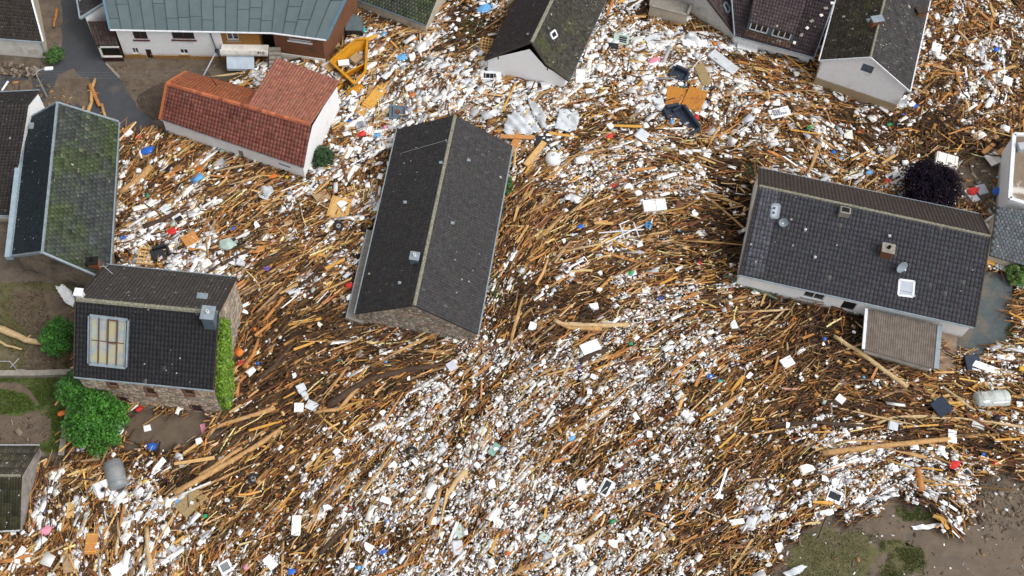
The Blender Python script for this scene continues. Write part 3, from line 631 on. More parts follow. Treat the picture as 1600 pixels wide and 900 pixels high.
# ---- slate house on the left
def h_sl(H): pass
sl = gable_house('slate_house', 'house with a mossy grey slate roof slope and a blue black left slope', 'house',
    (65.5, 394), (89, 161), (170, 439), (185, 191), (19, 400), (44, 186), 6.3, 3.1, 3.1, dict(all=M['plaster'], right=M['white']),
    dict(m=M['slate'], base=(.060, .067, .068), gap=.03, gauge=.36, width=.42, lift=.03, var=.2, specks=.01, stagger=True, seed=31), gutter=M['zinc'], verge=(M['zinc'], .16), cap=(M['zinc'], .2),
    tile=dict(back=dict(m=M['tile'], base=(.026, .044, .056), gauge=.22, width=.2, lift=.035, var=.15)))
s = sl['root']; chimney(s, on(sl['qf'], (148, 415))[0], (.75, .6), .7, .1, mat('chimney_brick', (.33, .11, .05), (.25, .08, .04), 8, .9), M['dark'], 1)
p, n = on(sl['qb'], (52, 197)); MB().box(p + n * .06, (.55, .6, .12), 0, .03).build('roof_hatch', M['zinc'], s)
mb = MB(); 
mb.slab([at(7, 401, 2.9), at(19, 401, 2.9), at(45, 184, 2.9), at(32, 184, 2.9)], .5); mb.build('box_gutter', mat('pale_zinc', (.33, .42, .47), (.27, .35, .40), 1.5, .5), s)

# ---- red tiled house (front slope, a short back slope on the left, a long shallow one on the right)
R0, R1, F0, F1 = at(261, 130, 4.9), at(486, 194, 4.9), at(250, 186, 2.45), at(474, 262, 2.45); Rm = R0 + (R1 - R0) * .56
B0, Bm, C0, C1 = at(291, 112, 3.2), at(402, 142, 3.2), at(432, 90.5, 4.2), at(531, 127, 4.2)
c = (R0 + R1 + F0 + C1) / 4; rh = empty('red_house', (c[0], c[1], 0), 'white house with a red tiled roof, its front slope darker than the back', 'house')
f0, f1 = inset(F0, F1, R0, R1, .15, .1); c1, c0 = inset(C1, C0, R1, Rm, .3, .15); bm_, b0 = inset(Bm, B0, Rm, R0, .3, .15); d = nrm(R1 - R0); r0, r1, rm = R0 + d * .2 - [0, 0, .17], R1 - d * .2 - [0, 0, .17], Rm - [0, 0, .17]
FOOT.append([f0[:2], f1[:2], c1[:2], c0[:2], b0[:2]])
Wf = Wall(f0, f1, -.5); wf = [Wf.hole((371, 234), (383, 252)), Wf.hole((434, 254), (454, 264))]
for W_ in (Wf, Wall(f1, c1, -.5, r1), Wall(c1, c0, -.5), Wall(c0, rm, -.5), Wall(bm_, b0, -.5), Wall(b0, f0, -.5, r0)): W_.build(rh, M['white'])
Wf.door(rh, wf[0], M['concrete'], 'door'); Wf.window(rh, wf[1], M['zinc'], M['glass'], 1)
rf = MB().slab([F0, F1, R1, R0], .14).build('roof', M['underlay'], rh); tiles(rf, [F0, F1, R1, R0], M['red_patchy'], (.27, .10, .074), .34, .3, .045, .13, False, .004, seed=41)  # front slope: patchy tiles in a darker base than the back slopes
ridge(rf, R0, R1, M['red'], .28, (.42, .13, .06))
rb = MB().slab([Bm, B0, R0, Rm], .14).build('roof', M['underlay'], rh); tiles(rb, [Bm, B0, R0, Rm], M['red'], (.40, .125, .052), .34, .3, .06, .10, False, .002, seed=42)
rb2 = MB().slab([C1, C0, Rm, R1], .14).build('roof', M['underlay'], rh); tiles(rb2, [C1, C0, Rm, R1], M['red'], (.34, .135, .088), .34, .26, .06, .10, False, .002, seed=43)
for a, e in ((F0, F1), (C1, C0), (Bm, B0)): mb = MB(); mb.tube([a - [0, 0, .04], e - [0, 0, .04]], [.08, .08], 6); mb.build('gutter', M['zinc'], rh)
mb = MB(); bar(mb, R0, F0, .22, .2); bar(mb, R0, B0, .2, .2); mb.build('verge_tile', M['orange'] if 0 else mat('orange_verge', (.44, .15, .045), (.36, .11, .04), 6, .8), rh)
mb = MB(); tp = at(340, 136, 3.6); mb.tube([tp, tp + np.array([-.55, 0, 2.1])], [.04, .03], 6)
for k in range(4): mb.tube([tp + np.array([-.55 - .5, .0, 1.5 + .18 * k]), tp + np.array([-.55 + .5, 0, 1.55 + .18 * k])], [.015, .015], 4)
mb.build('aerial_mast', M['black'], rh)

# ---- white gabled house at the top, its right slope kicked out at the eave
R0 = at(830, 66, 5.0); g = nrm(at(862, 0, 5.0) - R0); Lh = 11.0; F0 = at(889, 127, 2.0); K0 = at(852, 100, 3.2); B0 = at(757, 94, 2.4)
R1, F1, K1, B1 = R0 + g * Lh, F0 + g * Lh, K0 + g * Lh, B0 + g * Lh; c = (R0 + R1 + F0 + B1) / 4
gh = empty('gabled_house', (c[0], c[1], 0), 'white gable fronted house with dark mossy roof flared at the right eave', 'house'); vg = .15
f0, f1 = F0 + (K0 - F0) * .16 + g * vg - [0, 0, .17], F1 + (K1 - F1) * .16 - g * vg - [0, 0, .17]; b0, b1 = B0 + (R0 - B0) * .07 + g * vg - [0, 0, .17], B1 + (R1 - B1) * .07 - g * vg - [0, 0, .17]
Wl = Wall(b0, f0, -.5, R0 + g * vg - [0, 0, .17]); k0 = K0 + g * vg - [0, 0, .19]; Wl.pts.insert(2, (float(np.dot(k0 - Wl.a, Wl.d)), k0[2])); Wl.build(gh, M['white'])
for a_ in (Wall(f0, f1, -.5), Wall(f1, b1, -.5, R1 - g * vg - [0, 0, .17]), Wall(b1, b0, -.5)): a_.build(gh, M['white'])
FOOT.append([f0[:2], f1[:2], b1[:2], b0[:2]])
ro = MB().slab([K0, K1, R1, R0], .14).slab([F0, F1, K1, K0], .14).build('roof', M['underlay'], gh)
tiles(ro, [K0, K1, R1, R0], M['tile_moss'], (.062, .058, .046), .26, .22, .045, .2, False, .012, seed=51); tiles(ro, [F0, F1, K1, K0], M['tile_moss'], (.062, .056, .046), .26, .22, .045, .2, False, .012, seed=52)
rl = MB().slab([B1, B0, R0, R1], .14).build('roof', M['underlay'], gh); tiles(rl, [B1, B0, R0, R1], M['tile'], (.050, .038, .040), .26, .22, .045, .15, False, .006, seed=53); ridge(ro, R0, R1, M['lichen'], .26)
mb = MB(); [bar(mb, a, e, .1, .16) for a, e in ((R0, K0), (K0, F0), (R0, B0))]; mb.build('verge_board', M['woodtrim'], gh)
mb = MB(); mb.tube([F0 - [0, 0, .04], F1 - [0, 0, .04]], [.07, .07], 6); mb.build('gutter', M['zinc_dark'], gh)
qk = [K0, K1, R1, R0]; roof_window(gh, qk, [(859, 53), (866, 47), (870, 56), (863, 61)][::-1], .08, M['whitetrim'], M['glass'])
mb = MB(); [mb.tube([p + [0, 0, -.1], p + np.array([0, -.2, -.35])], [.05, .05], 6) for p in (K0 + (F0 - K0) * .1, B0 + (R0 - B0) * .3)]; mb.build('bracket', M['black'], gh)

# ---- white gabled house at the top right with a mud line
R0 = at(1360, 90, 6.3); g = nrm(at(1375, 0, 6.3) - R0); Lh = 10.5; F0 = at(1421, 143, 3.9); B0 = at(1281, 95, 3.9)
g = nrm(np.array([g[0] * .6 + .4 * nrm(np.cross(F0 - B0, [0, 0, -1.]))[0], g[1] * .6 + .4 * nrm(np.cross(F0 - B0, [0, 0, -1.]))[1], 0]) * 1)
def h_tr(H):
    w = H['left']; H['loft'] = w.hole((1349, 99), (1361, 116)); H['low'] = w.hole((1290, 156), (1300, 162))
tr = gable_house('mudline_house', 'white gable fronted house with a brown flood line on its wall and a mossy roof', 'house', R0, R0 + g * Lh, F0, F0 + g * Lh, B0, B0 + g * Lh, 6.3, 3.9, 3.9, dict(all=M['white_hi']),
    dict(m=M['tile_moss'], base=(.060, .056, .050), gauge=.28, width=.3, lift=.04, var=.2, specks=.025, stagger=True, seed=61), over=.3, vg=.12, gutter=M['whitetrim'], verge=(M['whitetrim'], .08), cap=(M['lichen'], .2), holes=h_tr,
    tile=dict(back=dict(base=(.066, .055, .040)), front=dict(m=M['tile'], base=(.052, .048, .047))))
s = tr['root']; tr['left'].window(s, tr['loft'], M['zinc_dark'], M['zinc_dark'], 0, name='loft_hatch'); tr['left'].opening(s, tr['low'])
chimney(s, on(tr['qb'], (1367, 38))[0] + [0, 0, .3], (.9, .55), .35, .2, M['brick'], M['zinc'], 0, name='chimney')
mb = MB(); p = on(tr['qb'], (1356, 38))[0]; mb.box(p + [0, 0, .5], (.5, .35, .08), .2); mb.build('metal_flashing', M['skyblue'] if 0 else M['zinc'], s)
p, n = on(tr['front'].obj and tr['qf'], (1437, 22)); chimney(s, p, (.8, .6), .5, .2, M['brick'], M['woodtrim'], 0)
w = tr['left']; dish(s, w.P(w.L + .25, 2.2, .2), .42, math.radians(10), 30, M['steel'], .2)

# ---- purple-brown house behind it with a two-window dormer
E0, E1 = at(1148, 56, 2.0), at(1272, 89, 2.0); n = plane_up(E0, E1, 36); R1 = hit(1316, -34, E0, n); R0 = hit(1137, -78, E0, n)
def h_pu(H):
    w = H['front']; H['w1'] = w.hole((1213, 82), (1227, 92)); H['w2'] = w.hole((1231, 86), (1246, 98))
pu = gable_house('dormer_house', 'house with purple brown tiled roof and a dormer of two white windows', 'house', R0, R1, E0, E1, mirror(E0, R0), mirror(E1, R1), 0, 0, 0, dict(all=M['white']),
    dict(m=M['tile'], base=(.052, .036, .042), gauge=.33, width=.28, lift=.07, var=.16, specks=.006, stagger=False, seed=71), gutter=M['zinc'], verge=(M['zinc'], .08), holes=h_pu)
s = pu['root']; q = pu['qf']; pu['front'].opening(s, pu['w1']); pu['front'].opening(s, pu['w2'])
a, e = on(q, (1166, 46))[0], on(q, (1237, 66))[0]; up = np.array([0, 0, 1.25]); fa, fe = a + up, e + up; ba, be = on(q, (1183, -30))[0], on(q, (1262, -8))[0]
dm = empty('dm', s.location, None, None) if 0 else MB().add([a, e, fe, fa, ba, be], [(0, 1, 2, 3), (0, 3, 4), (1, 5, 2)]).build('dormer', M['zinc_dark'], s)
o_ = nrm(np.cross(e - a, up)); dq = [fa + o_ * .2 - [0, 0, .02], fe + o_ * .2 - [0, 0, .02], be + [0, 0, .06], ba + [0, 0, .06]]
MB().slab(dq, .1).build('dormer_roof', M['underlay'], dm); tiles(dm, [p + [0, 0, .01] for p in dq], M['tile'], (.072, .048, .052), .33, .28, .06, .14, False, .004, 'dormer_tiles', seed=72)
Wd = Wall(a, e, a[2] - .1); Wd.a[2] = Wd.b[2] = 0
for k, (x0, x1) in enumerate(((.06, .43), (.55, .93))):
    L_ = np.linalg.norm((e - a)[:2]); P0 = lambda t, z: a + (e - a) * t + np.array([0, 0, z]) + o_ * .05
    mb = MB()
    for z in (.25, 1.08): bar(mb, P0(x0, z), P0(x1, z), .06, .09)
    for j in range(4): t = x0 + (x1 - x0) * j / 3; bar(mb, P0(t, .25), P0(t, 1.08), .09, .06, up=o_)
    w_ = mb.build('window', M['whitetrim'], s); MB().add([P0(x0, .25) - o_ * .03, P0(x1, .25) - o_ * .03, P0(x1, 1.08) - o_ * .03, P0(x0, 1.08) - o_ * .03], [(0, 1, 2, 3)]).build('pane', M['glass'], w_)
sk = [on(q, p)[0] for p in ((1160, 56), (1234, 76), (1237, 66), (1166, 46))]; n_ = frame(q)[2]; tiles(pu['roof_front'], [p + n_ * .06 for p in sk], M['tile'], (.105, .062, .045), .3, .28, .06, .14, False, .004, 'brown_roof_tiles', seed=73)
for k, pxy in enumerate(((1300, 5), (1290, 13), (1283, 24), (1268, 33), (1261, 44), (1252, 55), (1241, 67))):
    p, n_ = on(q, pxy); MB().box(p + n_ * .12, (.3 + .1 * (k % 2), .26, .12), .2 * k, .03).build('snow_guard', M['concrete'] if k % 2 else M['cream'], s)

# ---- grey gable left of it
F0 = at(1150, 56, 1.5); R0 = at(1086, -28, 4.6); v = nrm((F0 - R0) * [1, 1, 0]); g = np.array([-v[1], v[0], 0]); B0 = mirror(F0, R0)
def h_gg(H): H['h'] = H['left'].hole((1126, 54), (1135, 61))
gg = gable_house('grey_gable_house', 'pale grey rendered gable wall with a purple brown roof edge behind a terrace', 'house', R0, R0 + g * 7, F0, F0 + g * 7, B0, B0 + g * 7, 0, 0, 0, dict(all=M['grey_wall']),
    dict(m=M['tile'], base=(.066, .043, .044), gauge=.33, width=.28, lift=.06, var=.16, specks=.006, stagger=False, seed=75), over=.12, vg=.1, verge=(M['woodtrim'], .12), holes=h_gg)
gg['left'].opening(gg['root'], gg['h']); roof_window(gg['root'], gg['qf'], [(1130, 8), (1134, 3), (1140, 15), (1136, 21)], .08, M['zinc'], M['glass'])
tq = [at(1016, 9, 1.9), at(1074, 24, 1.9), at(1098, -40, 1.9), at(1030, -60, 1.9)]; c = sum(tq) / 4
te = empty('terrace', (c[0], c[1], 0), 'walled terrace with rubble washed onto it in front of the grey gable', 'terrace')
for i in range(4): Wall(tq[i], tq[(i + 1) % 4], -.5).build(te, M['beige'])
MB().add([p - [0, 0, .25] for p in tq], [(0, 1, 2, 3)]).build('floor', M['concrete'], te); mb = MB()
for i in range(4): bar(mb, tq[i] + [0, 0, .05], tq[(i + 1) % 4] + [0, 0, .05], .22, .12)
mb.build('coping', M['concrete'], te); FOOT.append([p[:2] for p in tq])

# ---- house in the top left corner
E0, E1 = at(-90, 53, 2.6), at(67, 65, 2.6); n = plane_up(E0, E1, 33); R1 = hit(38, -42, E0, n); R0 = hit(-110, -60, E0, n)
def h_co(H): H['w'] = H['right'].hole((59, 5), (68, 27))
co = gable_house('corner_house', 'house with dark brown ribbed roof, white front and beige side wall by the road', 'house', R0, R1, E0, E1, mirror(E0, R0), mirror(E1, R1), 0, 0, 0, dict(all=M['cream'], right=M['beige']),
    dict(m=M['tile'], base=(.040, .030, .025), gauge=.3, width=.16, lift=.03, var=.2, specks=.006, stagger=False, seed=81), over=.25, vg=.15, gutter=M['zinc'], verge=(M['whitetrim'], .14), holes=h_co)
co['right'].window(co['root'], co['w'], M['frame_red'], mull=0)
mb = MB(); p = co['front'].P(co['front'].L - .1, 0, .08); mb.tube([p + [0, 0, 2.2], p], [.06, .06], 6); mb.build('downpipe', M['zinc'], co['root'])
# rubble retaining wall in front of it
rw = empty('rubble_wall', at(25, 106), 'tumbled brown stone retaining wall below the cream house front', 'wall'); r = random.Random(4)
PIECES = []
def rock_mesh(name, seed):
    bm = bmesh.new(); bmesh.ops.create_icosphere(bm, subdivisions=1, radius=.5); rr = random.Random(seed)
    for v in bm.verts: v.co *= rr.uniform(.75, 1.15); v.co.z *= .8
    me = bpy.data.meshes.new(name); bm.to_mesh(me); bm.free(); return me
stone_mats = [mat('rubble_%d' % k, c_, tuple(x * .7 for x in c_), 5, .9, .3) for k, c_ in enumerate(((.26, .2, .15), (.19, .15, .11), (.31, .26, .21), (.15, .115, .085)))]
rocks = []
for k in range(4): me = rock_mesh('stone', k); me.materials.append(stone_mats[k]); rocks.append(me)
for k in range(95):
    x = r.uniform(-30, 62); y = 98 + x * .1 + r.uniform(0, 17); p = at(x, y, max(0.1, .95 - (y - 98 - x * .1) * .05)); o = bpy.data.objects.new('stone', rocks[k % 4]); COL.objects.link(o)
    sc = r.uniform(.32, .62); o.scale = (sc * r.uniform(.9, 1.5), sc, sc * .8); o.rotation_euler = (r.random(), r.random(), r.random() * 6); o.location = Vector(p) - rw.location; o.parent = rw
core = MB().slab([at(-60, 112, .15), at(62, 120, .15), at(62, 103, .8), at(-60, 92, .8)], .5).build('wall_core', M['mud'], rw)

# ---- dark roof at the left edge
E0, E1 = at(-120, 335, 1.3), at(16, 336, 1.3); n = plane_up(E0, E1, 24); R1 = hit(44, 163, E0, n); R0 = hit(-90, 168, E0, n); mB = lambda E, R: R + (R - E) * [.25, .25, 0] - [0, 0, .9]
le = gable_house('edge_house', 'house with a very dark brown roof at the left edge beside the slate house', 'house', R0, R1, E0, E1, mB(E0, R0), mB(E1, R1), 0, 0, 0, dict(all=M['white']),
    dict(m=M['tile'], base=(.036, .029, .028), gauge=.25, width=.3, lift=.04, var=.16, specks=.006, stagger=False, seed=83), over=.15, vg=.1, gutter=M['zinc'])

# ---- mossy shed, bottom left
def h_sh(H): pass
sh = gable_house('mossy_shed', 'small shed with a mossy ribbed roof and bare plaster gable at the lower left', 'shed', (-90, 743), (33, 743), (-90, 833), (31, 827), (-90, 697), (61, 697), 3.3, 1.3, 1.5, dict(all=M['shedwall']),
    dict(m=M['tile_moss'], base=(.075, .066, .042), gauge=.9, width=.2, lift=.05, var=.16, specks=.01, stagger=False, seed=85), over=.1, vg=.05, tile=dict(front=dict(base=(.040, .038, .020)), back=dict(base=(.125, .108, .08))), cap=(M['lichen'], .2), gutter=M['steel'])

# ---- dark slate roof at the top, left of the gabled house
E0, E1 = at(530, -12, 2.0), at(666, 39, 2.0); n = plane_up(E0, E1, 27); R1 = hit(696, -36, E0, n); R0 = hit(565, -86, E0, n)
ts = gable_house('outbuilding', 'low outbuilding with a dark grey slate roof at the top edge above the yellow skip', 'outbuilding', R0, R1, E0, E1, mirror(E0, R0), mirror(E1, R1), 0, 0, 0, dict(all=M['beige']),
    dict(m=M['slate'], base=(.062, .066, .070), gauge=.3, width=.3, lift=.03, var=.22, specks=.004, stagger=True, seed=86, ), over=.15, vg=.1, gutter=M['zinc_dark'])

# ---- long house with teal sheet roof
zE = 4.2; E0, E1, E2 = at(172, 46, zE), at(425, 51, zE), at(510, 62, zE); n = plane_up(E0, E1, 25); R0, R1, R2 = hit(155, -32, E0, n), hit(432, -30, E0, n), hit(560, -44, E0, n)
c = (E0 + E2 + R0 + R2) / 4; tl = empty('teal_roof_house', (c[0], c[1], 0), 'long house with a teal sheet metal roof, white front, brown cladding and a brick end', 'house')
fl = lambda p, k=.35: p + (np.array([0, 1, 0]) * k) - [0, 0, .16]
pts = [fl(E0) + [.3, 0, 0], fl(at(342, 49.5, zE)), fl(at(402, 50.5, zE)), fl(E1), fl(E2) - [.35, 0, 0]]
Wt = Wall(pts[0], pts[1], -.3); hs = [Wt.hole(*p) for p in (((206, 49), (232, 62)), ((267, 50), (305, 62)), ((205, 75), (218, 84)), ((280, 77), (295, 85)))]; hd = Wt.hole((226, 77), (241, 95))
Wt.build(tl, M['white'])
for k, h in enumerate(hs): Wt.window(tl, h, M['frame_red'] if k < 2 else M['whitetrim'], mull=1, sill=M['frame_red'] if k < 2 else M['ochre'])
Wt.door(tl, hd, M['maroon'])
mb = MB()
for x0, x1 in ((0, hd[0] - .05), (hd[1] + .05, Wt.L)): mb.slab([Wt.P(x0, -.2, .05), Wt.P(x1, -.2, .05), Wt.P(x1, .45, .05), Wt.P(x0, .45, .05)], .05)
mb.build('plinth', M['ochre'], tl)
Wc = Wall(pts[1], pts[2], -.3); hc = Wc.hole((353, 52), (374, 63)); Wc.build(tl, M['timber'], 'cladding_wall'); Wc.window(tl, hc, M['whitetrim'], mull=1, sill=M['concrete'])
rc0, rc1 = pts[2] + [0, 1.3, 0], pts[3] + [0, 1.3, 0]; Wall(rc0, rc1, -.3).build(tl, M['dark'], 'recess_wall'); Wall(pts[2], rc0, -.3).build(tl, M['timber'], 'cladding_wall')  # back wall of the recess near-black: the recess shade is painted in
Wb = Wall(pts[3], pts[4], -.3); hb = Wb.hole((451, 59), (486, 67)); Wb.build(tl, M['brick'], 'brick_wall'); Wb.window(tl, hb, M['whitetrim'], mull=1, sill=M['whitetrim'], lintel=None)
Wall(pts[4], fl(R2) - [.35, 0, 2.0], -.3).build(tl, M['brick'], 'brick_wall'); Wall(fl(R0), pts[0], -.3).build(tl, M['white'])
mb = MB(); mb.slab([Wb.P(.2, -.3, .06), Wb.P(Wb.L, -.3, .06), Wb.P(Wb.L, 1.2, .06), Wb.P(.2, 1.2, .06)], .06); mb.build('plinth', M['cream'], tl)
def balcony_pt(x, z, out): return Wc.P(x, z, out)
L_ = Wc.L; mb = MB(); mb.slab([Wc.P(-.1, 2.15, 1.1), Wc.P(L_ + .7, 2.15, 1.1), Wc.P(L_ + .7, 2.15, 0), Wc.P(-.1, 2.15, 0)], .2); mb.slab([Wc.P(-.1, 2.15, 1.12), Wc.P(L_ + .7, 2.15, 1.12), Wc.P(L_ + .7, 2.55, 1.02), Wc.P(-.1, 2.55, 1.02)], .08); bal = mb.build('balcony', M['cream'], tl)
def text_on(parent, body, size, loc, xdir, ydir, m, name):
    cu = bpy.data.curves.new(name, 'FONT'); cu.body = body; cu.size = size; cu.align_x = 'CENTER'; cu.align_y = 'CENTER'; cu.extrude = .012
    o = bpy.data.objects.new(name, cu); COL.objects.link(o); x, y = Vector(xdir).normalized(), Vector(ydir).normalized(); z = x.cross(y)
    R_ = Matrix((x, y, z)).transposed().to_4x4(); R_.translation = Vector(loc); cu.materials.append(m)
    dg = bpy.context.evaluated_depsgraph_get(); me = bpy.data.meshes.new_from_object(o.evaluated_get(dg)); bpy.data.objects.remove(o)
    me.transform(R_)
    if parent.name in ORG: me.transform(Matrix.Translation(-Vector(ORG[parent.name])))
    me.materials.clear(); me.materials.append(m); t = bpy.data.objects.new(name, me); COL.objects.link(t); t.parent = parent; return t
text_on(bal, '910', .42, Wc.P(L_ + .15, 2.36, 1.10), Wc.d, (-Wc.n * .1 + np.array([0, 0, .4])), M['dark'], 'house_number')
mb = MB(); mb.slab([Wc.P(.35, 1.0, 1.75), Wc.P(2.75, 1.0, 1.75), Wc.P(2.75, 1.9, .9), Wc.P(.35, 1.9, .9)], .06); mb.slab([Wc.P(.35, .7, 1.75), Wc.P(2.75, .7, 1.75), Wc.P(2.75, 1.0, 1.76), Wc.P(.35, 1.0, 1.76)], .04); mb.build('awning', mat('pale_blue_awning', (.50, .58, .66), (.43, .5, .58), 1.5, .7), tl)
for k in range(9):
    z = 2.1 - k * .22; y = .2 + k * .3; MB().slab([Wc.P(L_ + .75, z, y + .34), Wc.P(L_ + 1.75, z, y + .34), Wc.P(L_ + 1.75, z, y), Wc.P(L_ + .75, z, y)], .24).build('stair_step', M['concrete'], tl)
mb = MB(); p = Wt.P(Wt.L - .9, 4.0, .08); mb.tube([p, Wt.P(Wt.L - .55, .1, .08)], [.05, .05], 6); mb.build('downpipe', M['zinc_dark'], tl)
FOOT.append([p[:2] for p in (pts[0], pts[4], R2, R0)])
rt = MB().slab([E0, E1, R1, R0], .14).slab([E1, E2, R2, R1], .14).build('roof', M['underlay'], tl); r = random.Random(3)
for q, nc in (([E0, E1, R1, R0], 14), ([E1, E2, R2, R1], 5)):
    d_, u_, n_ = frame(q)
    for j in range(nc):
        cuts = [0] + ([r.uniform(.12, .3)] if r.random() < .5 else []) + ([r.uniform(.42, .8)] if r.random() < .7 else []) + [1.0]; s0, s1 = (j + .02) / nc, (j + .98) / nc
        for t0, t1 in zip(cuts[:-1], cuts[1:]):
            k = r.uniform(.93, 1.07); cc = (.092 * k, .126 * k, .134 * k); mb = MB(); mb.slab([bil(q, s0, t0) + n_ * .05, bil(q, s1, t0) + n_ * .05, bil(q, s1, t1 - .008) + n_ * .035, bil(q, s0, t1 - .008) + n_ * .035], .03, cc)
            bar(mb, bil(q, s1, t0) + n_ * .06, bil(q, s1, t1) + n_ * .06, .035, .05, [x * .7 for x in cc], up=n_); mb.build('roof_sheet', M['teal'], rt)
mb = MB(); mb.tube([E0 - [0, .05, .02], E1 - [0, .05, .02], E2 - [0, .05, .02]], [.08] * 3, 6); mb.build('gutter', M['whitetrim'], tl)
for a_, e_ in ((E0, R0), (E2, R2)): mb = MB(); bar(mb, a_, e_, .2, .22); mb.build('verge_board', mat('blue_verge', (.10, .18, .24), (.08, .15, .2), 3, .5), tl)
bq = [fl(R0) + [0, 6, 0], fl(R2) + [0, 6, 0]]; MB().slab([bq[1] - [0, 0, 2], bq[0] - [0, 0, 2], R0, R2], .14).build('roof', M['teal'], tl); Wall(bq[1] - [0, 0, 2.2], bq[0] - [0, 0, 2.2], -.3).build(tl, M['white'])
# stairwell porch on its left end
pf0, pf1 = at(162, 96), at(194, 96); pb1, pb0 = at(184, 40), at(141, 40)
po = empty('porch', at(170, 85), 'brown roofed stairwell porch with an open front beside the white house', 'porch')
z_ = lambda p, z: np.array([p[0], p[1], z])
Wp = Wall(z_(pf0, 2.3), z_(pf1, 2.3), -.2); hp = Wp.hole_m(.18, Wp.L - .12, .75, 2.0); Wp.build(po, M['maroon']); mb = MB()
for z in (.72, 2.03): bar(mb, Wp.P(0, z, .04), Wp.P(Wp.L, z, .04), .12, .14)
bar(mb, Wp.P(.1, .7, .04), Wp.P(.1, 2.1, .04), .16, .12, up=Wp.n); mb.build('opening_frame', M['cream'], po); Wp.opening(po, hp)
Wall(z_(pb0, 3.0), z_(pf0, 2.3), -.2).build(po, M['cream']); Wall(z_(pf1, 2.3), z_(pb1, 3.0), -.2).build(po, M['maroon'])
q = [z_(pf0, 2.35) - [.1, .1, 0], z_(pf1, 2.35) + [0, -.1, 0], z_(pb1, 3.1), z_(pb0, 3.1)]; q[2] = q[1] + (q[2] - q[1]) * .55; q[3] = q[0] + (q[3] - q[0]) * .55; rp = MB().slab(q, .12).build('roof', M['underlay'], po); tiles(rp, q, M['tile'], (.052, .032, .026), .5, .3, .05, .15, False, 0, seed=88)
FOOT.append([pf0[:2], pf1[:2], pb1[:2], pb0[:2]])
an_q = [at(125, 29, 3.4), at(163, 5, 3.4), at(168, -70, 4.6), at(112, -50, 4.6)]; c = sum(an_q) / 4; an = empty('annex', (c[0], c[1], 0), 'white walled annex with a dark roof and pale edging beside the road', 'annex')
ra = MB().slab(an_q, .14).build('roof', M['underlay'], an); tiles(ra, an_q, M['tile'], (.036, .032, .032), .3, .3, .04, .15, False, .004, seed=89); iw = [an_q[0] + [.35, .35, -.16], an_q[1] + [0, .2, -.16], an_q[2] - [0, 0, .16], an_q[3] + [.3, 0, -.16]]
for i in range(4): Wall(iw[i], iw[(i + 1) % 4], -.3).build(an, M['white'])
mb = MB(); bar(mb, an_q[0], an_q[1], .2, .18); bar(mb, an_q[3], an_q[0], .14, .18); mb.build('edge_trim', M['zinc'], an); FOOT.append([p[:2] for p in iw])

# ---- two roofs at the right edge
gq, q, Ws = flat_building('tiled_annex', 'low building with a plain blue grey tiled roof at the right edge', 'building', [(1546, 399), (1660, 432), (1668, 340), (1557, 322)], (1.8, 1.8, 2.6, 2.6), None, None)
for w in Ws: w.build(gq, M['beige'])
rq = MB().slab(q, .14).build('roof', M['underlay'], gq); tiles(rq, q, M['tile'], (.115, .128, .142), .3, .3, .045, .12, True, .004, seed=91)
fq, q, Ws = flat_building('flat_roof_building', 'flat roofed building with stained roof and white parapet at the right edge', 'building', [(1576, 312), (1680, 345), (1690, 214), (1583, 212)], (2.9, 2.9, 2.9, 2.9), None, None, over=.05)
for w in Ws: w.build(fq, M['white'])
MB().slab([p + [0, 0, .05] for p in q], .12).build('roof', mat('stained_roof', (.22, .165, .12), (.17, .125, .09), 1.5, .8, .1, c3=(.55, .53, .47), scale3=.3, lo3=.5, hi3=.6), fq); mb = MB()
for i in range(4): bar(mb, q[i] + [0, 0, .14], q[(i + 1) % 4] + [0, 0, .14], .3, .26)
mb.build('parapet', M['whitetrim'], fq); MB().box(at(1598, 230, 3.2), (.9, .7, .5), .1, .04).build('roof_box', M['applgrey'], fq)
gs_, q, Ws = flat_building('garden_shed', 'little dark shed with a grey green roof right of the brick house end', 'shed', [(539, 47), (568, 48), (566, 27), (545, 20)], (1.5, 1.5, 1.7, 1.7), None, None, over=.1)
for w in Ws: w.build(gs_, M['woodtrim'])
rg = MB().slab(q, .1).build('roof', mat('felt_roof', (.105, .135, .145), (.085, .11, .12), 2, .8), gs_); mb = MB(); [bar(mb, bil(q, t, 0), bil(q, t, 1), .05, .05) for t in (.02, .5, .98)]; mb.build('roof_batten', M['zinc_dark'], rg)

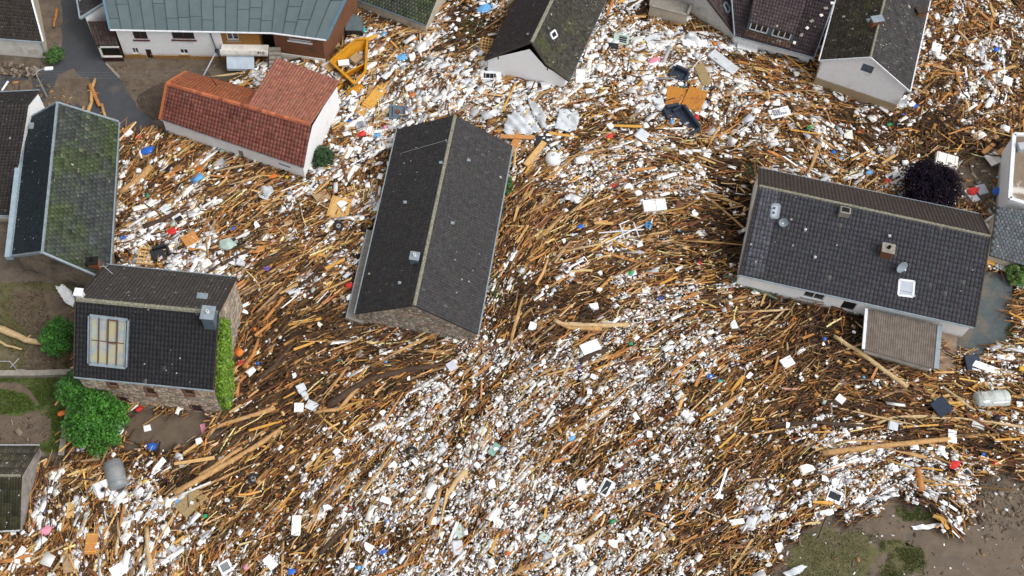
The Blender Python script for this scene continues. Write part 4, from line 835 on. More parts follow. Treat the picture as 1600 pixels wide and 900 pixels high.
# ------------------------------------------------------------------ drift of the debris: heading, share of white pieces, piece size, surveyed at points
FLOW = [  # photo x, y, heading (deg, ccw from right), straightness 0..1, white share, size
    (220, 260, 60, .7, .35, 1.3), (300, 270, 38, .8, .45, 1.3), (380, 290, 28, .8, .35, 1.2), (300, 330, 35, .8, .35, 1.2), (230, 390, 20, .2, .5, 1.5), (300, 400, 40, .4, .5, 1.4), (380, 390, 30, .6, .4, 1.3),
    (440, 330, 25, .7, .3, 1.1), (520, 260, 35, .5, .7, 1.3), (560, 300, 60, .4, .75, 1.3), (440, 420, 32, .85, .2, 1.0), (500, 440, 35, .8, .2, 1.0), (520, 400, 30, .7, .3, 1.0),
    (400, 520, 50, .8, .08, 1.2), (430, 600, 35, .8, .2, 1.1), (500, 540, 22, .9, .18, .9), (600, 560, 15, .85, .2, .9), (680, 560, 20, .85, .3, .8), (420, 650, 30, .85, .15, 1.1), (540, 620, 35, .75, .22, .9),
    (340, 720, 35, .8, .15, 1.1), (420, 720, 40, .8, .22, 1.0), (500, 680, 40, .8, .3, .9), (600, 660, 45, .75, .5, .8), (700, 640, 52, .8, .62, .75), (770, 560, 55, .85, .6, .75), (780, 470, 60, .85, .3, .8),
    (560, 740, 52, .8, .5, .8), (640, 740, 50, .7, .72, .75), (720, 740, 55, .7, .6, .75), (500, 800, 55, .7, .42, .9), (600, 840, 55, .6, .68, .8), (440, 870, 60, .6, .45, .9), (700, 850, 55, .6, .55, .8), (780, 800, 50, .7, .55, .8),
    (840, 880, 50, .7, .72, .8), (820, 640, 45, .7, .68, .7), (880, 580, 38, .75, .75, .7), (980, 530, 28, .75, .72, .7), (1060, 560, 35, .75, .6, .7), (940, 650, 40, .75, .45, .75), (1040, 640, 38, .75, .48, .75), (960, 740, 45, .75, .5, .75), (1080, 720, 42, .75, .41, .75),
    (1000, 830, 48, .75, .44, .8), (1120, 800, 42, .75, .40, .8), (1200, 720, 35, .75, .42, .8), (1180, 830, 40, .6, .5, .9), (1280, 760, 30, .6, .72, .9), (1380, 745, 25, .5, .75, .9), (1470, 740, -20, .4, .75, .9), (1480, 800, -40, .6, .6, .9), (1320, 700, 18, .8, .42, .9), (1250, 680, 25, .8, .42, .8),
    (820, 400, 58, .8, .18, 1.0), (840, 330, 50, .85, .2, 1.0), (880, 270, 35, .85, .35, 1.0), (960, 230, 18, .8, .35, 1.0), (1040, 240, 0, .75, .35, 1.0), (1100, 270, -20, .7, .35, 1.0), (960, 300, 25, .8, .4, .9), (1040, 320, 8, .8, .36, 1.0), (900, 360, 30, .8, .28, .9), (1000, 380, 15, .8, .25, .9), (1080, 400, 5, .75, .25, .9),
    (900, 440, 22, .8, .28, .85), (1000, 450, 12, .8, .32, .85), (1100, 460, 10, .8, .3, .85), (860, 500, 28, .7, .28, .85), (1180, 520, 25, .75, .22, .85), (1140, 590, 35, .75, .38, .75), (1250, 540, 35, .5, .08, 1.0), (1240, 610, 30, .75, .22, .9), (1320, 600, 5, .5, .15, 1.0), (1400, 640, -8, .7, .18, 1.0), (1500, 610, -5, .6, .3, 1.0), (1560, 650, -10, .6, .32, 1.0), (1560, 700, -15, .6, .3, .9), (1460, 680, 3, .8, .2, 1.0),
    (600, 50, 20, .6, .52, 1.3), (560, 110, 45, .5, .4, 1.4), (660, 100, 40, .7, .55, 1.4), (720, 80, 25, .5, .4, 1.3), (640, 160, 55, .6, .52, 1.3), (720, 150, 50, .5, .45, 1.3), (580, 210, 20, .2, .6, 1.4), (770, 160, 25, .6, .42, 1.2), (830, 150, 20, .5, .45, 1.2),
    (930, 100, 60, .15, .42, 1.2), (1000, 100, 30, .1, .5, 1.3), (1100, 70, -10, .3, .5, 1.2), (1000, 150, 40, .15, .5, 1.2), (940, 180, 20, .4, .38, 1.1), (1120, 170, 70, .2, .46, 1.2), (1160, 110, -20, .4, .42, 1.2), (1220, 130, -25, .6, .42, 1.1), (1180, 200, 20, .3, .4, 1.2), (1260, 220, -30, .3, .4, 1.2), (1340, 220, -35, .4, .28, 1.1), (1400, 220, 30, .3, .25, 1.1), (1360, 270, 40, .3, .5, 1.2),
    (1480, 60, 50, .12, .35, 1.1), (1540, 40, -55, .15, .34, 1.1), (1500, 140, 70, .12, .28, 1.1), (1570, 160, 80, .15, .3, 1.1), (1450, 190, 40, .1, .2, 1.1), (1540, 210, 20, .15, .3, 1.1),
    (100, 780, 80, .5, .35, 1.3), (80, 850, 50, .4, .42, 1.4), (180, 840, 85, .6, .36, 1.3), (140, 880, 90, .4, .5, 1.4), (240, 770, 30, .2, .3, 1.1), (260, 840, 70, .4, .35, 1.1), (330, 820, 45, .5, .35, 1.0), (380, 800, 45, .7, .35, 1.0), (220, 710, 40, .3, .15, 1.1), (120, 740, 40, .4, .2, 1.2),
]
FP = np.array([at(a, b)[:2] for a, b, *_ in FLOW]); FA = np.array([wang(a, b, c) for a, b, c, *_ in FLOW]); FS = np.array([f[3] for f in FLOW]); FW = np.array([f[4] for f in FLOW]); FZ = np.array([f[5] for f in FLOW])
def flow(P):
    out = []
    for k in range(0, len(P), 20000):
        Q = P[k:k + 20000]; d2 = ((Q[:, None, :2] - FP[None]) ** 2).sum(-1); w = 1 / (d2 + .6) ** 1.6; w /= w.sum(1, keepdims=True)
        c = (w * np.cos(2 * FA)).sum(1); s_ = (w * np.sin(2 * FA)).sum(1); out.append(np.stack([np.arctan2(s_, c) / 2, (w * FS).sum(1), (w * FW).sum(1), (w * FZ).sum(1)], 1))
    return np.concatenate(out)
QUAD = [at(-170, -110)[:2], at(1770, -110)[:2], at(1740, 990)[:2], at(-140, 990)[:2]]
def scatter(n, rng, margin_foot=.0):
    x0, y0 = np.min(QUAD, 0); x1, y1 = np.max(QUAD, 0); got = []; tot = 0
    while tot < n:
        P = np.stack([rng.uniform(x0, x1, n * 2), rng.uniform(y0, y1, n * 2)], 1); ok = poly_in(P, QUAD) & in_debris(P)
        for f in FOOT: ok &= ~poly_in(P, f)
        for sp in SPARSE: ok &= ~(poly_in(P, sp) & (rng.random(len(P)) < .6))
        got.append(P[ok]); tot += ok.sum()
    return np.concatenate(got)[:n]
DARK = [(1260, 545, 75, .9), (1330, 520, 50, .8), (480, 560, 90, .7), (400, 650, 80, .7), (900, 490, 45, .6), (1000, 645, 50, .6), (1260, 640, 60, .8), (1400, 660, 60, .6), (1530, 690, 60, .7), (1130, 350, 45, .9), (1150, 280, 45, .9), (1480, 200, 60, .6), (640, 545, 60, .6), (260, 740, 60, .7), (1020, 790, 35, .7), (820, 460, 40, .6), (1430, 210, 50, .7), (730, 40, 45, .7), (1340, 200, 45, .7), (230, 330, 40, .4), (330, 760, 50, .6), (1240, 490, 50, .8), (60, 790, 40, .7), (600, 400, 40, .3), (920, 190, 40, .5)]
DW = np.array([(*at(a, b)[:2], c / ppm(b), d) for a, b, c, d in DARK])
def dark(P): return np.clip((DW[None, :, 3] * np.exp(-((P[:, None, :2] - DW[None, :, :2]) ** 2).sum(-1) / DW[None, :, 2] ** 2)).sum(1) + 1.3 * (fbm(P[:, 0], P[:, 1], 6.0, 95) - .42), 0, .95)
WOOD = np.array([(.49, .25, .072), (.58, .37, .165), (.38, .175, .046), (.15, .072, .027), (.062, .033, .016), (.036, .021, .012), (.30, .20, .115), (.26, .10, .04), (.66, .47, .25), (.10, .052, .024)])
def streak(P, a, seed, sc=.5, reach=2.2):       # long narrow bands that follow the current
    t = 0
    for s in np.linspace(-reach, reach, 7): t = t + vnoise(P[:, 0] + np.cos(a) * s, P[:, 1] + np.sin(a) * s, sc, seed)
    return .5 + (t / 7 - .5) * 2.3
def sticks(name, n, rng, ln, wd, prob, zlo, zhi, bend=.06, tilt=.08, loose=1.0, clump=False):
    P = scatter(int(n * (1.7 if clump else 1)), rng)
    if clump: P = P[fbm(P[:, 0], P[:, 1], 1.6, 60) + rng.normal(0, .07, len(P)) > .42][:n]
    n = len(P); fl = flow(P)
    a = fl[:, 0] + rng.normal(0, 1, n) * (.10 + .85 * (1 - fl[:, 1]) ** 1.2) * loose + (fbm(P[:, 0], P[:, 1], 3.2, 50) - .5) * 1.1 * (1.2 - fl[:, 1]); stray = rng.random(n) < .10; a = np.where(stray, rng.uniform(0, math.pi, n), a)
    L = np.clip(np.exp(rng.normal(math.log(ln), .5, n)), .25, 5) * (.55 + .45 * fl[:, 3]); w = np.clip(np.exp(rng.normal(math.log(wd), .4, n)), .015, .3) * (.6 + .4 * fl[:, 3]); t = w * rng.uniform(.5, 1, n)
    d = np.stack([np.cos(a), np.sin(a), rng.normal(0, tilt, n)], 1); s_ = np.stack([-np.sin(a), np.cos(a), rng.normal(0, .2, n)], 1); u = np.array([0, 0, 1.])[None]
    z = gz(P[:, 0], P[:, 1]) + rng.uniform(zlo, zhi, n); C = np.stack([P[:, 0], P[:, 1], z], 1); b = rng.normal(0, bend, n) * L; V = []
    for k, off in ((-.5, 0), (0, 1), (.5, 0)):
        q = C + d * (L * k)[:, None] + s_ * (b * off)[:, None]; e = (1 if k else 1.08) * (.8 if k > 0 else 1)
        V += [q - s_ * (w * .5 * e)[:, None] - u * (t * .5)[:, None], q + u * (t * .6 * e)[:, None] - s_ * (w * .2)[:, None], q + u * (t * .55 * e)[:, None] + s_ * (w * .25)[:, None], q + s_ * (w * .5 * e)[:, None] - u * (t * .5)[:, None]]
    V = np.stack(V, 1); F = [(o + i, o + i + 1, o + i + 5, o + i + 4) for o in (0, 4) for i in range(3)]
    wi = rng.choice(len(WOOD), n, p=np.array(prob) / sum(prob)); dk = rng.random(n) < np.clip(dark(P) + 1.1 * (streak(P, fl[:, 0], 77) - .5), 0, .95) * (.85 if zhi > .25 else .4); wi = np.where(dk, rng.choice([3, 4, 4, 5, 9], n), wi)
    c = WOOD[wi] * np.exp(rng.normal(0, .28, n))[:, None] * (1 + rng.normal(0, .07, (n, 3)))
    return tag(quads(name, V, 12, F, M['bits'], None, np.clip(c, .006, .8)), kind='stuff')
def chips(name, n, rng, size, pal, prob, zlo, zhi, aspect=1.5, by_white=True, flat=.45, m=None, aim=.8, jit=.75):
    P = scatter(n, rng); fl = flow(P)
    if by_white:                                     # white drift gathers in streaks along the current
        a0 = fl[:, 0]; al = P[:, 0] * np.cos(a0) + P[:, 1] * np.sin(a0); ac = -P[:, 0] * np.sin(a0) + P[:, 1] * np.cos(a0)
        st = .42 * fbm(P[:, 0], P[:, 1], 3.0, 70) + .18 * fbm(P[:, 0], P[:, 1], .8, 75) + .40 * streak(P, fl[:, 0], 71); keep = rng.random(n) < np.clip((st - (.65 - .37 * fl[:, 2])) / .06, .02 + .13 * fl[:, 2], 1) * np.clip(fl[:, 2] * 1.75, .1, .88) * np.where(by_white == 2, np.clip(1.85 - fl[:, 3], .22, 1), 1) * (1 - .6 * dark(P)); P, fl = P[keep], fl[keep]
    n = len(P); a = fl[:, 0] + rng.normal(0, aim, n) * (1.6 - fl[:, 1]); sz = np.exp(rng.normal(math.log(size), .55, n)) * fl[:, 3] ** 1.2; sz = np.clip(sz, .035, .32 if m else .9)
    asp = np.exp(np.abs(rng.normal(0, math.log(aspect), n))); lx = sz * np.sqrt(asp); ly = sz / np.sqrt(asp); lz = sz * flat * rng.uniform(.3, 1, n)
    tx, ty = rng.normal(0, .13, n), rng.normal(0, .13, n); ca, sa = np.cos(a), np.sin(a)
    X = np.stack([ca, sa, tx], 1); Y = np.stack([-sa, ca, ty], 1); Z = np.cross(X, Y); C = np.stack([P[:, 0], P[:, 1], gz(P[:, 0], P[:, 1]) + rng.uniform(zlo, zhi, n)], 1); V = []
    for k in (-.5, .5):
        for j in (-.5, .5):
            for i in (-.5, .5):
                f = rng.uniform(jit, 1.1, (3, n)); V.append(C + X * (lx * i * f[0])[:, None] + Y * (ly * j * f[1])[:, None] + Z * (lz * k * f[2])[:, None])
    V = np.stack(V, 1); c = np.array(pal)[rng.choice(len(pal), n, p=np.array(prob) / sum(prob))] * np.exp(rng.normal(0, .06, n))[:, None]
    return tag(quads(name, V, 8, BOXF[1:], m or M['foam'], None, np.clip(c, .005, .9)), kind='stuff')
R1_ = np.random.default_rng(101)
sticks('bark_litter', 26000, R1_, 1.0, .075, (0, 0, 1, 3, 6, 6, 1, .5, 0, 4), .0, .22, .06, .06)
sticks('driftwood_litter', 44000, R1_, 1.15, .068, (4, 2.2, 4.5, 5, 4.5, 3.2, 1.6, 1.6, 1, 4.5), .08, .42)
sticks('split_wood_litter', 14000, R1_, .85, .09, (6, 4.5, 4.5, 2.5, 2, 1, 1.5, 1.5, 1.8, 2), .28, .52, .05, .1, 1.2)
sticks('fine_splinter_litter', 12000, R1_, 1.0, .05, (4, 3, 4, 3, 3, 2, 2, 1.5, 1.5, 3), .40, .58, .05, .06, .8)
sticks('twig_litter', 30000, R1_, .7, .03, (2, 2, 3, 4, 4, 4, 1, 1, .5, 4), .2, .55, .1, .14, 1.5)
WHITES = [(.88, .87, .85), (.84, .84, .84), (.67, .66, .64), (.78, .75, .68), (.55, .57, .60)]
WHITES += [(.42, .43, .45)]
chips('white_foam_litter', 260000, R1_, .088, WHITES, (7, 4, 2, 1.5, 1, .5), .28, .56, 1.5, 2, .22, None, .8, .6)
chips('foam_scrap_litter', 32000, R1_, .175, WHITES, (6, 4, 3, 1.5, 2, 1), .32, .57, 1.9, True, .2, None, .5, .6)
chips('white_splinter_litter', 38000, R1_, .22, WHITES, (6, 4, 3, 1.5, 2, 1.5), .3, .58, 3.6, True, .12, None, .22, .8)
chips('wood_chip_litter', 16000, R1_, .17, WOOD.tolist(), (6, 4, 4, 3, 1, 0, 2, 2, 2, 2), .2, .52, 2.2, False, .4, M['bits'])
chips('coloured_scrap_litter', 420, R1_, .16, [(.02, .13, .55), (.55, .03, .03), (.62, .18, .03), (.03, .3, .14), (.6, .28, .36), (.03, .35, .36), (.62, .42, .04), (.015, .016, .02), (.12, .36, .66), (.34, .40, .36)], (3, 3, 2, 1.5, 2, 1.5, 1.5, 4, 2, 3), .36, .58, 1.4, False)
# stray bits washed onto the bare mud
def stray(name, n, poly, rng, size, pal):
    q = G(poly); x0, y0 = np.min(q, 0)[:2]; x1, y1 = np.max(q, 0)[:2]; P = np.stack([rng.uniform(x0, x1, n * 3), rng.uniform(y0, y1, n * 3)], 1); P = P[poly_in(P, q)][:n]; n = len(P); V = []
    sz = np.exp(rng.normal(math.log(size), .55, n)); a = rng.uniform(0, 6, n); asp = np.exp(rng.normal(0, .5, n))
    for k in (0, 1):
        for j in (-.5, .5):
            for i in (-.5, .5): e = rng.uniform(.6, 1.1, n); dx, dy = sz * asp * i * e, sz / asp * j * e; V.append(np.stack([P[:, 0] + dx * np.cos(a) - dy * np.sin(a), P[:, 1] + dx * np.sin(a) + dy * np.cos(a), .02 + k * sz * .4 * e], 1))
    return tag(quads(name, np.stack(V, 1), 8, BOXF[1:], M['bits'], None, np.array(pal)[rng.choice(len(pal), n)] * np.exp(rng.normal(0, .25, n))[:, None]), kind='stuff')
MIXP = [(.70, .71, .72), (.40, .22, .08), (.10, .07, .045), (.20, .16, .12), (.14, .11, .08)]
stray('stray_litter', 420, [(1200, 900), (1260, 800), (1390, 770), (1470, 820), (1560, 742), (1640, 742), (1640, 960), (1200, 960)], R1_, .09, MIXP)
stray('stray_litter', 260, [(1478, 258), (1550, 232), (1576, 232), (1572, 320), (1546, 400), (1495, 315)], R1_, .17, MIXP + [(.45, .38, .28)])
stray('gravel', 700, [(1510, 745), (1640, 742), (1640, 830), (1530, 830)], R1_, .08, MIXP[2:])
stray('gravel', 260, [(166, 100), (430, 98), (430, 135), (262, 205), (206, 150)], R1_, .08, MIXP[2:])
stray('gravel', 160, [(-20, 120), (60, 120), (120, 150), (110, 172), (-20, 172)], R1_, .12, MIXP[1:])
stray('gravel', 200, [(0, 660), (75, 645), (80, 690), (0, 695)], R1_, .07, MIXP[2:])
stray('gravel', 200, [(0, 445), (140, 445), (112, 580), (0, 582)], R1_, .1, MIXP[2:])

# ------------------------------------------------------------------ grass tufts
def grass(name, poly, n, rng, base, h=.16, hole=None):
    q = G(poly); x0, y0 = np.min(q, 0)[:2]; x1, y1 = np.max(q, 0)[:2]; P = np.stack([rng.uniform(x0, x1, n * 4), rng.uniform(y0, y1, n * 4)], 1); q2 = np.array(q)[:, :2]; ctr = q2.mean(0); P = P[poly_in(ctr + (P - ctr) * .8, q)]; inn = poly_in(ctr + (P - ctr) * 1.35, q); P = P[(fbm(P[:, 0], P[:, 1], 1.3, 80) + rng.normal(0, .07, len(P)) > np.where(inn, .34, .54))]
    for hq in hole or []: P = P[~poly_in(P, G(hq))]
    P = P[:n]; n = len(P); a = rng.uniform(0, 6.28, n); w = rng.uniform(.015, .03, n); hh = h * rng.uniform(.5, 1.3, n); lean = rng.normal(0, .6, (n, 2)) * hh[:, None]; z = np.full(n, .02); dx, dy = np.cos(a) * w, np.sin(a) * w
    V = np.stack([np.stack([P[:, 0] - dx, P[:, 1] - dy, z], 1), np.stack([P[:, 0] + dx, P[:, 1] + dy, z], 1), np.stack([P[:, 0] + lean[:, 0] + dx * .4, P[:, 1] + lean[:, 1] + dy * .4, z + hh], 1), np.stack([P[:, 0] + lean[:, 0] - dx * .4, P[:, 1] + lean[:, 1] - dy * .4, z + hh], 1)], 1)
    c = np.array(base)[None] * np.exp(rng.normal(0, .3, n))[:, None] * (1 + rng.normal(0, .1, (n, 3))); return tag(quads(name, V, 4, [(0, 1, 2, 3)], M['grass'], None, np.clip(c, .005, .5)), kind='stuff')
GR = np.random.default_rng(9)
grass('grass', [(-60, 592), (102, 592), (104, 640), (88, 705), (-60, 700)], 16000, GR, (.085, .125, .024), .15, [[(-20, 650), (55, 642), (82, 655), (78, 695), (-20, 700)], [(-20, 597), (30, 598), (46, 608), (62, 632), (58, 636), (42, 618), (24, 612), (-20, 606)]])
grass('grass', [(1385, 845), (1440, 850), (1445, 890), (1400, 930), (1370, 900)], 2600, GR, (.10, .115, .035), .15)
grass('grass', [(1400, 786), (1437, 783), (1464, 802), (1455, 818), (1403, 818)], 1300, GR, (.09, .115, .03), .15)
grass('grass', [(1240, 845), (1290, 815), (1350, 830), (1380, 860), (1350, 930), (1230, 930)], 3500, GR, (.11, .105, .045), .1)
grass('grass', [(1100, 880), (1150, 850), (1205, 870), (1215, 930), (1090, 930)], 3500, GR, (.06, .10, .02), .2)
grass('grass', [(0, 440), (60, 445), (80, 540), (112, 575), (0, 582)], 3500, GR, (.10, .085, .035), .12)

# ------------------------------------------------------------------ trees and bushes
def leaves(name, parent, centre, rad, n_clump, per, size, base, rng, bias=.5, m=None, clr=.24, shade=.3):
    u = rng.normal(0, 1, (n_clump, 3)); u /= np.linalg.norm(u, axis=1, keepdims=True); u[:, 2] = np.abs(u[:, 2]) * 1.0 - .25; rr = rng.uniform(.3, 1.2, n_clump) ** bias
    cc = np.array(centre)[None] + u * rr[:, None] * np.array(rad)[None]; cr = rng.uniform(.6, 1.3, n_clump) * clr * np.mean(rad); cl = np.exp(rng.normal(0, shade, n_clump))
    k = rng.integers(0, n_clump, n_clump * per); d = rng.normal(0, 1, (len(k), 3)); d /= np.linalg.norm(d, axis=1, keepdims=True); P = cc[k] + d * (cr[k] * rng.uniform(.3, 1, len(k)) ** .4)[:, None]
    nz = d * .6 + np.array([0, 0, .7])[None] + rng.normal(0, .35, d.shape); nz /= np.linalg.norm(nz, axis=1, keepdims=True); t = np.cross(nz, rng.normal(0, 1, d.shape)); t /= np.linalg.norm(t, axis=1, keepdims=True); b = np.cross(nz, t); s = size * rng.uniform(.6, 1.4, len(k))
    V = np.stack([P - t * s[:, None] * .6, P - b * s[:, None] * .36 - nz * (s * .08)[:, None], P + t * s[:, None] * .6, P + b * s[:, None] * .36 + nz * (s * .1)[:, None]], 1)
    c = np.array(base)[None] * (cl[k] * np.exp(rng.normal(0, .2, len(k))))[:, None] * (1 + rng.normal(0, .08, (len(k), 3)))
    return quads(name, V, 4, [(0, 1, 2, 3)], m or M['leaf'], parent, np.clip(c, .003, .5))
def tree(px, zc, rad, label, base, n=160, per=50, size=.16, name='tree', cat='tree', seed=0, shade=.3, trunk=True, gx=None):
    rng = np.random.default_rng(seed + 300); c = at(*px, zc); root = empty(name, (c[0], c[1], 0), label, cat)
    mb = MB(); mb.tube([(c[0], c[1], -.2), (c[0] + .05, c[1], zc * .4), (c[0] - .05, c[1] + .05, zc * .9)], [.16 * rad[0] / 2 + .04, .12 * rad[0] / 2 + .03, .05], 8); tk = mb.build('trunk', M['bark'], root); lm = MB()
    for k in range(8): a = k * .8 + rng.uniform(-.3, .3); r_ = rng.uniform(.5, .85); lm.tube([(c[0], c[1], zc * rng.uniform(.3, .7)), (c[0] + math.cos(a) * rad[0] * r_ * .5, c[1] + math.sin(a) * rad[1] * r_ * .5, zc + rad[2] * .1), (c[0] + math.cos(a) * rad[0] * r_, c[1] + math.sin(a) * rad[1] * r_, zc + rad[2] * rng.uniform(.1, .5))], [.06, .04, .015], 5)
    lm.build('limbs', M['bark'], tk); cr = leaves('crown', root, c, rad, n, per, size, base, rng, shade=shade, m=M['leaf_dull'] if max(base) < .02 else None); return root
tree((151, 657), 2.2, (2.1, 2.2, 1.7), 'large round bright green leafy tree in front of the stone house', (.034, .130, .010), 190, 60, .17, seed=1)
tree((116, 607), 2.0, (1.3, 1.2, 1.3), 'smaller green tree between the lawn and the stone house, touching the big one', (.034, .125, .012), 110, 55, .16, seed=2)
tree((98, 606), .8, (.7, .6, .6), 'pale grey green shrub on the lawn edge left of the green trees', (.10, .14, .085), 40, 40, .12, 'shrub', 'shrub', 3)
tree((94, 527), 1.5, (1.35, 1.5, 1.3), 'dark green bush on the muddy garden left of the stone house', (.030, .115, .010), 130, 55, .15, 'bush', 'bush', 4)
tree((504, 246), 1.0, (.85, .95, .95), 'dense dark green conical bush against the white end of the red house', (.022, .060, .016), 100, 50, .10, 'bush', 'bush', 5, .18)
tree((1453, 289), 2.0, (2.3, 2.0, 1.8), 'dark purple leaved tree behind the long dark roofed house', (.0085, .0052, .0115), 220, 60, .14, seed=6)
tree((1592, 428), 1.0, (1.0, .8, .9), 'light green bush in the gap at the right edge', (.075, .14, .025), 70, 50, .13, 'bush', 'bush', 7)
tree((84, 86), .7, (.85, .8, .6), 'green bush with brown branches at the corner of the road', (.04, .10, .02), 60, 50, .12, 'bush', 'bush', 8)
tree((51, 172), .6, (.3, .7, .5), 'narrow bright green bush squeezed between the two left roofs', (.08, .17, .015), 40, 40, .1, 'bush', 'bush', 9)
tree((795, 291), .7, (.35, .9, .6), 'small green bush growing against the right wall of the barn', (.05, .12, .02), 50, 40, .1, 'bush', 'bush', 10)
tree((772, 455), .4, (.5, 1.6, .4), 'low dark green weeds along the right wall of the barn', (.04, .075, .018), 60, 40, .09, 'weeds', 'plant', 11)
tree((1586, 535), .3, (.7, 1.6, .3), 'low green weeds on the ground beside the patio edge', (.05, .07, .012), 50, 40, .09, 'weeds', 'plant', 12)
tree((735, 40), .45, (1.1, 1.2, .4), 'straggly olive green weeds in the debris left of the gabled house', (.075, .075, .025), 60, 36, .09, 'weeds', 'plant', 13)
tree((1172, 268), .4, (.5, .7, .35), 'dark green weeds by the upper left corner of the long house', (.03, .06, .018), 40, 36, .09, 'weeds', 'plant', 14)
# ivy on the side wall of the stone house
w = st['right']; rng = np.random.default_rng(12); n = 14000
x = rng.uniform(.0, 4.6, n) ; zt = np.interp(x, [0, .4, 1.3, 2.4, 3.6, 4.6], [4.0, 4.8, 5.6, 6.4, 7.2, 7.0]) * .97 + rng.normal(0, .2, n); zb_ = np.interp(x, [0, 1.6, 3.0, 4.6], [-.1, .3, 2.6, 6.4]); z = zb_ + (zt - zb_) * rng.random(n); ok = zt > zb_ + .1; x, z = x[ok], z[ok]; n = len(x)
out = rng.uniform(.1, .75, n) * (1 - .3 * rng.random(n)); P = w.a[None] * [1, 1, 0] + w.d[None] * x[:, None] + w.n[None] * out[:, None] + np.array([0, 0, 1.])[None] * z[:, None]
iv = empty('ivy', w.P(1, 0), 'bright green ivy covering the right side wall of the stone house', 'ivy'); nz = w.n[None] * .6 + np.array([0, 0, .7]) + rng.normal(0, .4, (n, 3)); nz /= np.linalg.norm(nz, axis=1, keepdims=True); t = np.cross(nz, rng.normal(0, 1, (n, 3))); t /= np.linalg.norm(t, axis=1, keepdims=True); b_ = np.cross(nz, t); s_ = .10 * rng.uniform(.6, 1.4, n)
c = np.array((.095, .175, .012))[None] * np.exp((vnoise(x * 4, z * 4, 1, 5) - .5) * 1.0 + rng.normal(0, .25, n))[:, None]
quads('foliage', np.stack([P - t * s_[:, None], P - b_ * s_[:, None] * .6, P + t * s_[:, None], P + b_ * s_[:, None] * .6], 1), 4, [(0, 1, 2, 3)], M['leaf'], iv, c)
mb = MB(); [mb.tube([w.P(.3 + k * .5, .1, .05), w.P(.4 + k * .55, 2.0 + k * .4, .06)], [.04, .02], 5) for k in range(4)]; mb.build('stem', M['bark'], iv)

# ------------------------------------------------------------------ things one can tell apart in the debris
TOP = .5
def bed(p): return float(gz(p[0], p[1])[0])
def place(px, z=None, lift=.5):
    p = at(px[0], px[1], TOP); h = bed(p); p = at(px[0], px[1], h + lift if z is None else z); return p
def item(name, px, label, cat, a=0.0, z=None, lift=.5, tilt=(0, 0), group=None):
    p = place(px, z, lift); o = empty(name, p, label, cat, group, world_children=False); o.rotation_euler = (tilt[0], tilt[1], wang(px[0], px[1], a)); return o
def appliance(px, l, w, a, label, h=.55, name='fridge', cat='fridge', kind='fridge', m=None, tilt=(.06, -.05)):
    k = ppm(px[1]); L, W = l / k, w / k * 1.1; o = item(name, px, label, cat, a, None, .30, tilt); m = m or M['appl']
    MB().box((0, 0, 0), (L, W, h), 0, .03).build('body', m, o)
    if kind == 'fridge':
        MB().box((-L * .22, 0, h / 2 + .03), (L * .52, W * .96, .06), 0, .02).build('door', m, o); MB().box((L * .26, 0, h / 2 + .03), (L * .40, W * .96, .06), 0, .02).build('freezer_door', m, o); MB().box((L * .03, W * .36, h / 2 + .08), (L * .12, .04, .04), 0, .01).build('handle', M['applgrey'], o)
    elif kind == 'open':
        mb = MB(); mb.box((-L * .05, -W * .1, h / 2 + .01), (L * .6, W * .5, .02)); mb.build('opening', M['dark'], o)  # near-black slab on the solid body: shade of an open compartment as colour
        for q in range(3): MB().box((-L * .25 + q * L * .2, -W * .1, h / 2 + .035), (.04, W * .5, .03)).build('shelf', M['applgrey'], o)
    elif kind == 'washer':
        mb = MB(); mb.lathe([(.0, .02), (.17, .02), (.2, .05), (.23, .05), (.24, 0)], 20, (L * .08, -W * .06, h / 2)); mb.build('door_ring', M['applgrey'], o); MB().lathe([(0, .03), (.16, .035)], 16, (L * .08, -W * .06, h / 2)).build('porthole', M['black'], o); MB().box((-L * .4, 0, h / 2 + .012), (L * .14, W * .9, .025), 0, .008).build('control_panel', M['applgrey'], o)
    elif kind == 'grille':
        MB().box((0, 0, h / 2 + .012), (L * .66, W * .66, .025), 0, .01).build('frame', M['applgrey'], o)
        for q in range(6): MB().box((-L * .26 + q * L * .104, 0, h / 2 + .03), (.035, W * .56, .02)).build('slat', M['black'], o)
    elif kind == 'oven':
        MB().box((0, 0, h / 2 + .015), (L * .8, W * .55, .03), 0, .01).build('door_glass', M['black'], o); MB().box((0, W * .36, h / 2 + .04), (L * .6, .04, .04)).build('handle', M['steel'], o)
    return o
appliance((767, 120), 31, 15, -4, 'white fridge with an open shelf compartment left below the gabled house', kind='open')
appliance((906, 122), 26, 13, 88, 'tall white fridge standing against the right corner of the gabled house', h=.6)
appliance((1022, 323), 36, 18, 4, 'large white fridge lying in the debris above the middle of the flow', h=.65)
appliance((1217, 178), 33, 15, 12, 'long white freezer left below the wall with the flood line', kind='grille', name='freezer', cat='freezer')
appliance((160, 766), 24, 24, 22, 'white washing machine touching the fallen grey tank', kind='washer', name='washing_machine', cat='washing machine')
appliance((353, 887), 20, 18, 28, 'white appliance with a dark grille at the bottom edge, left of centre', kind='grille', name='heater', cat='heater')
appliance((463, 822), 32, 13, 86, 'tall narrow white fridge in the lower left debris', h=.5)
appliance((946, 763), 28, 16, 62, 'white fridge tilted at the lower centre of the debris', h=.5, kind='oven', name='dishwasher', cat='dishwasher')
appliance((423, 880), 22, 14, -50, 'white boiler with rounded body at the bottom edge, right of the grille appliance', h=.5, name='boiler', cat='boiler')
appliance((1303, 777), 22, 19, -25, 'white cooker with dark window in the foam beside the lower right mud', kind='oven', name='cooker', cat='cooker')
appliance((1511, 742), 17, 13, -50, 'small white cooker at the edge of the lower right mud beside red scraps', h=.4, kind='oven', name='cooker', cat='cooker')
appliance((1279, 806), 13, 11, 10, 'small white heater with grille at the lower right edge of the foam', h=.35, kind='grille', name='heater', cat='heater')
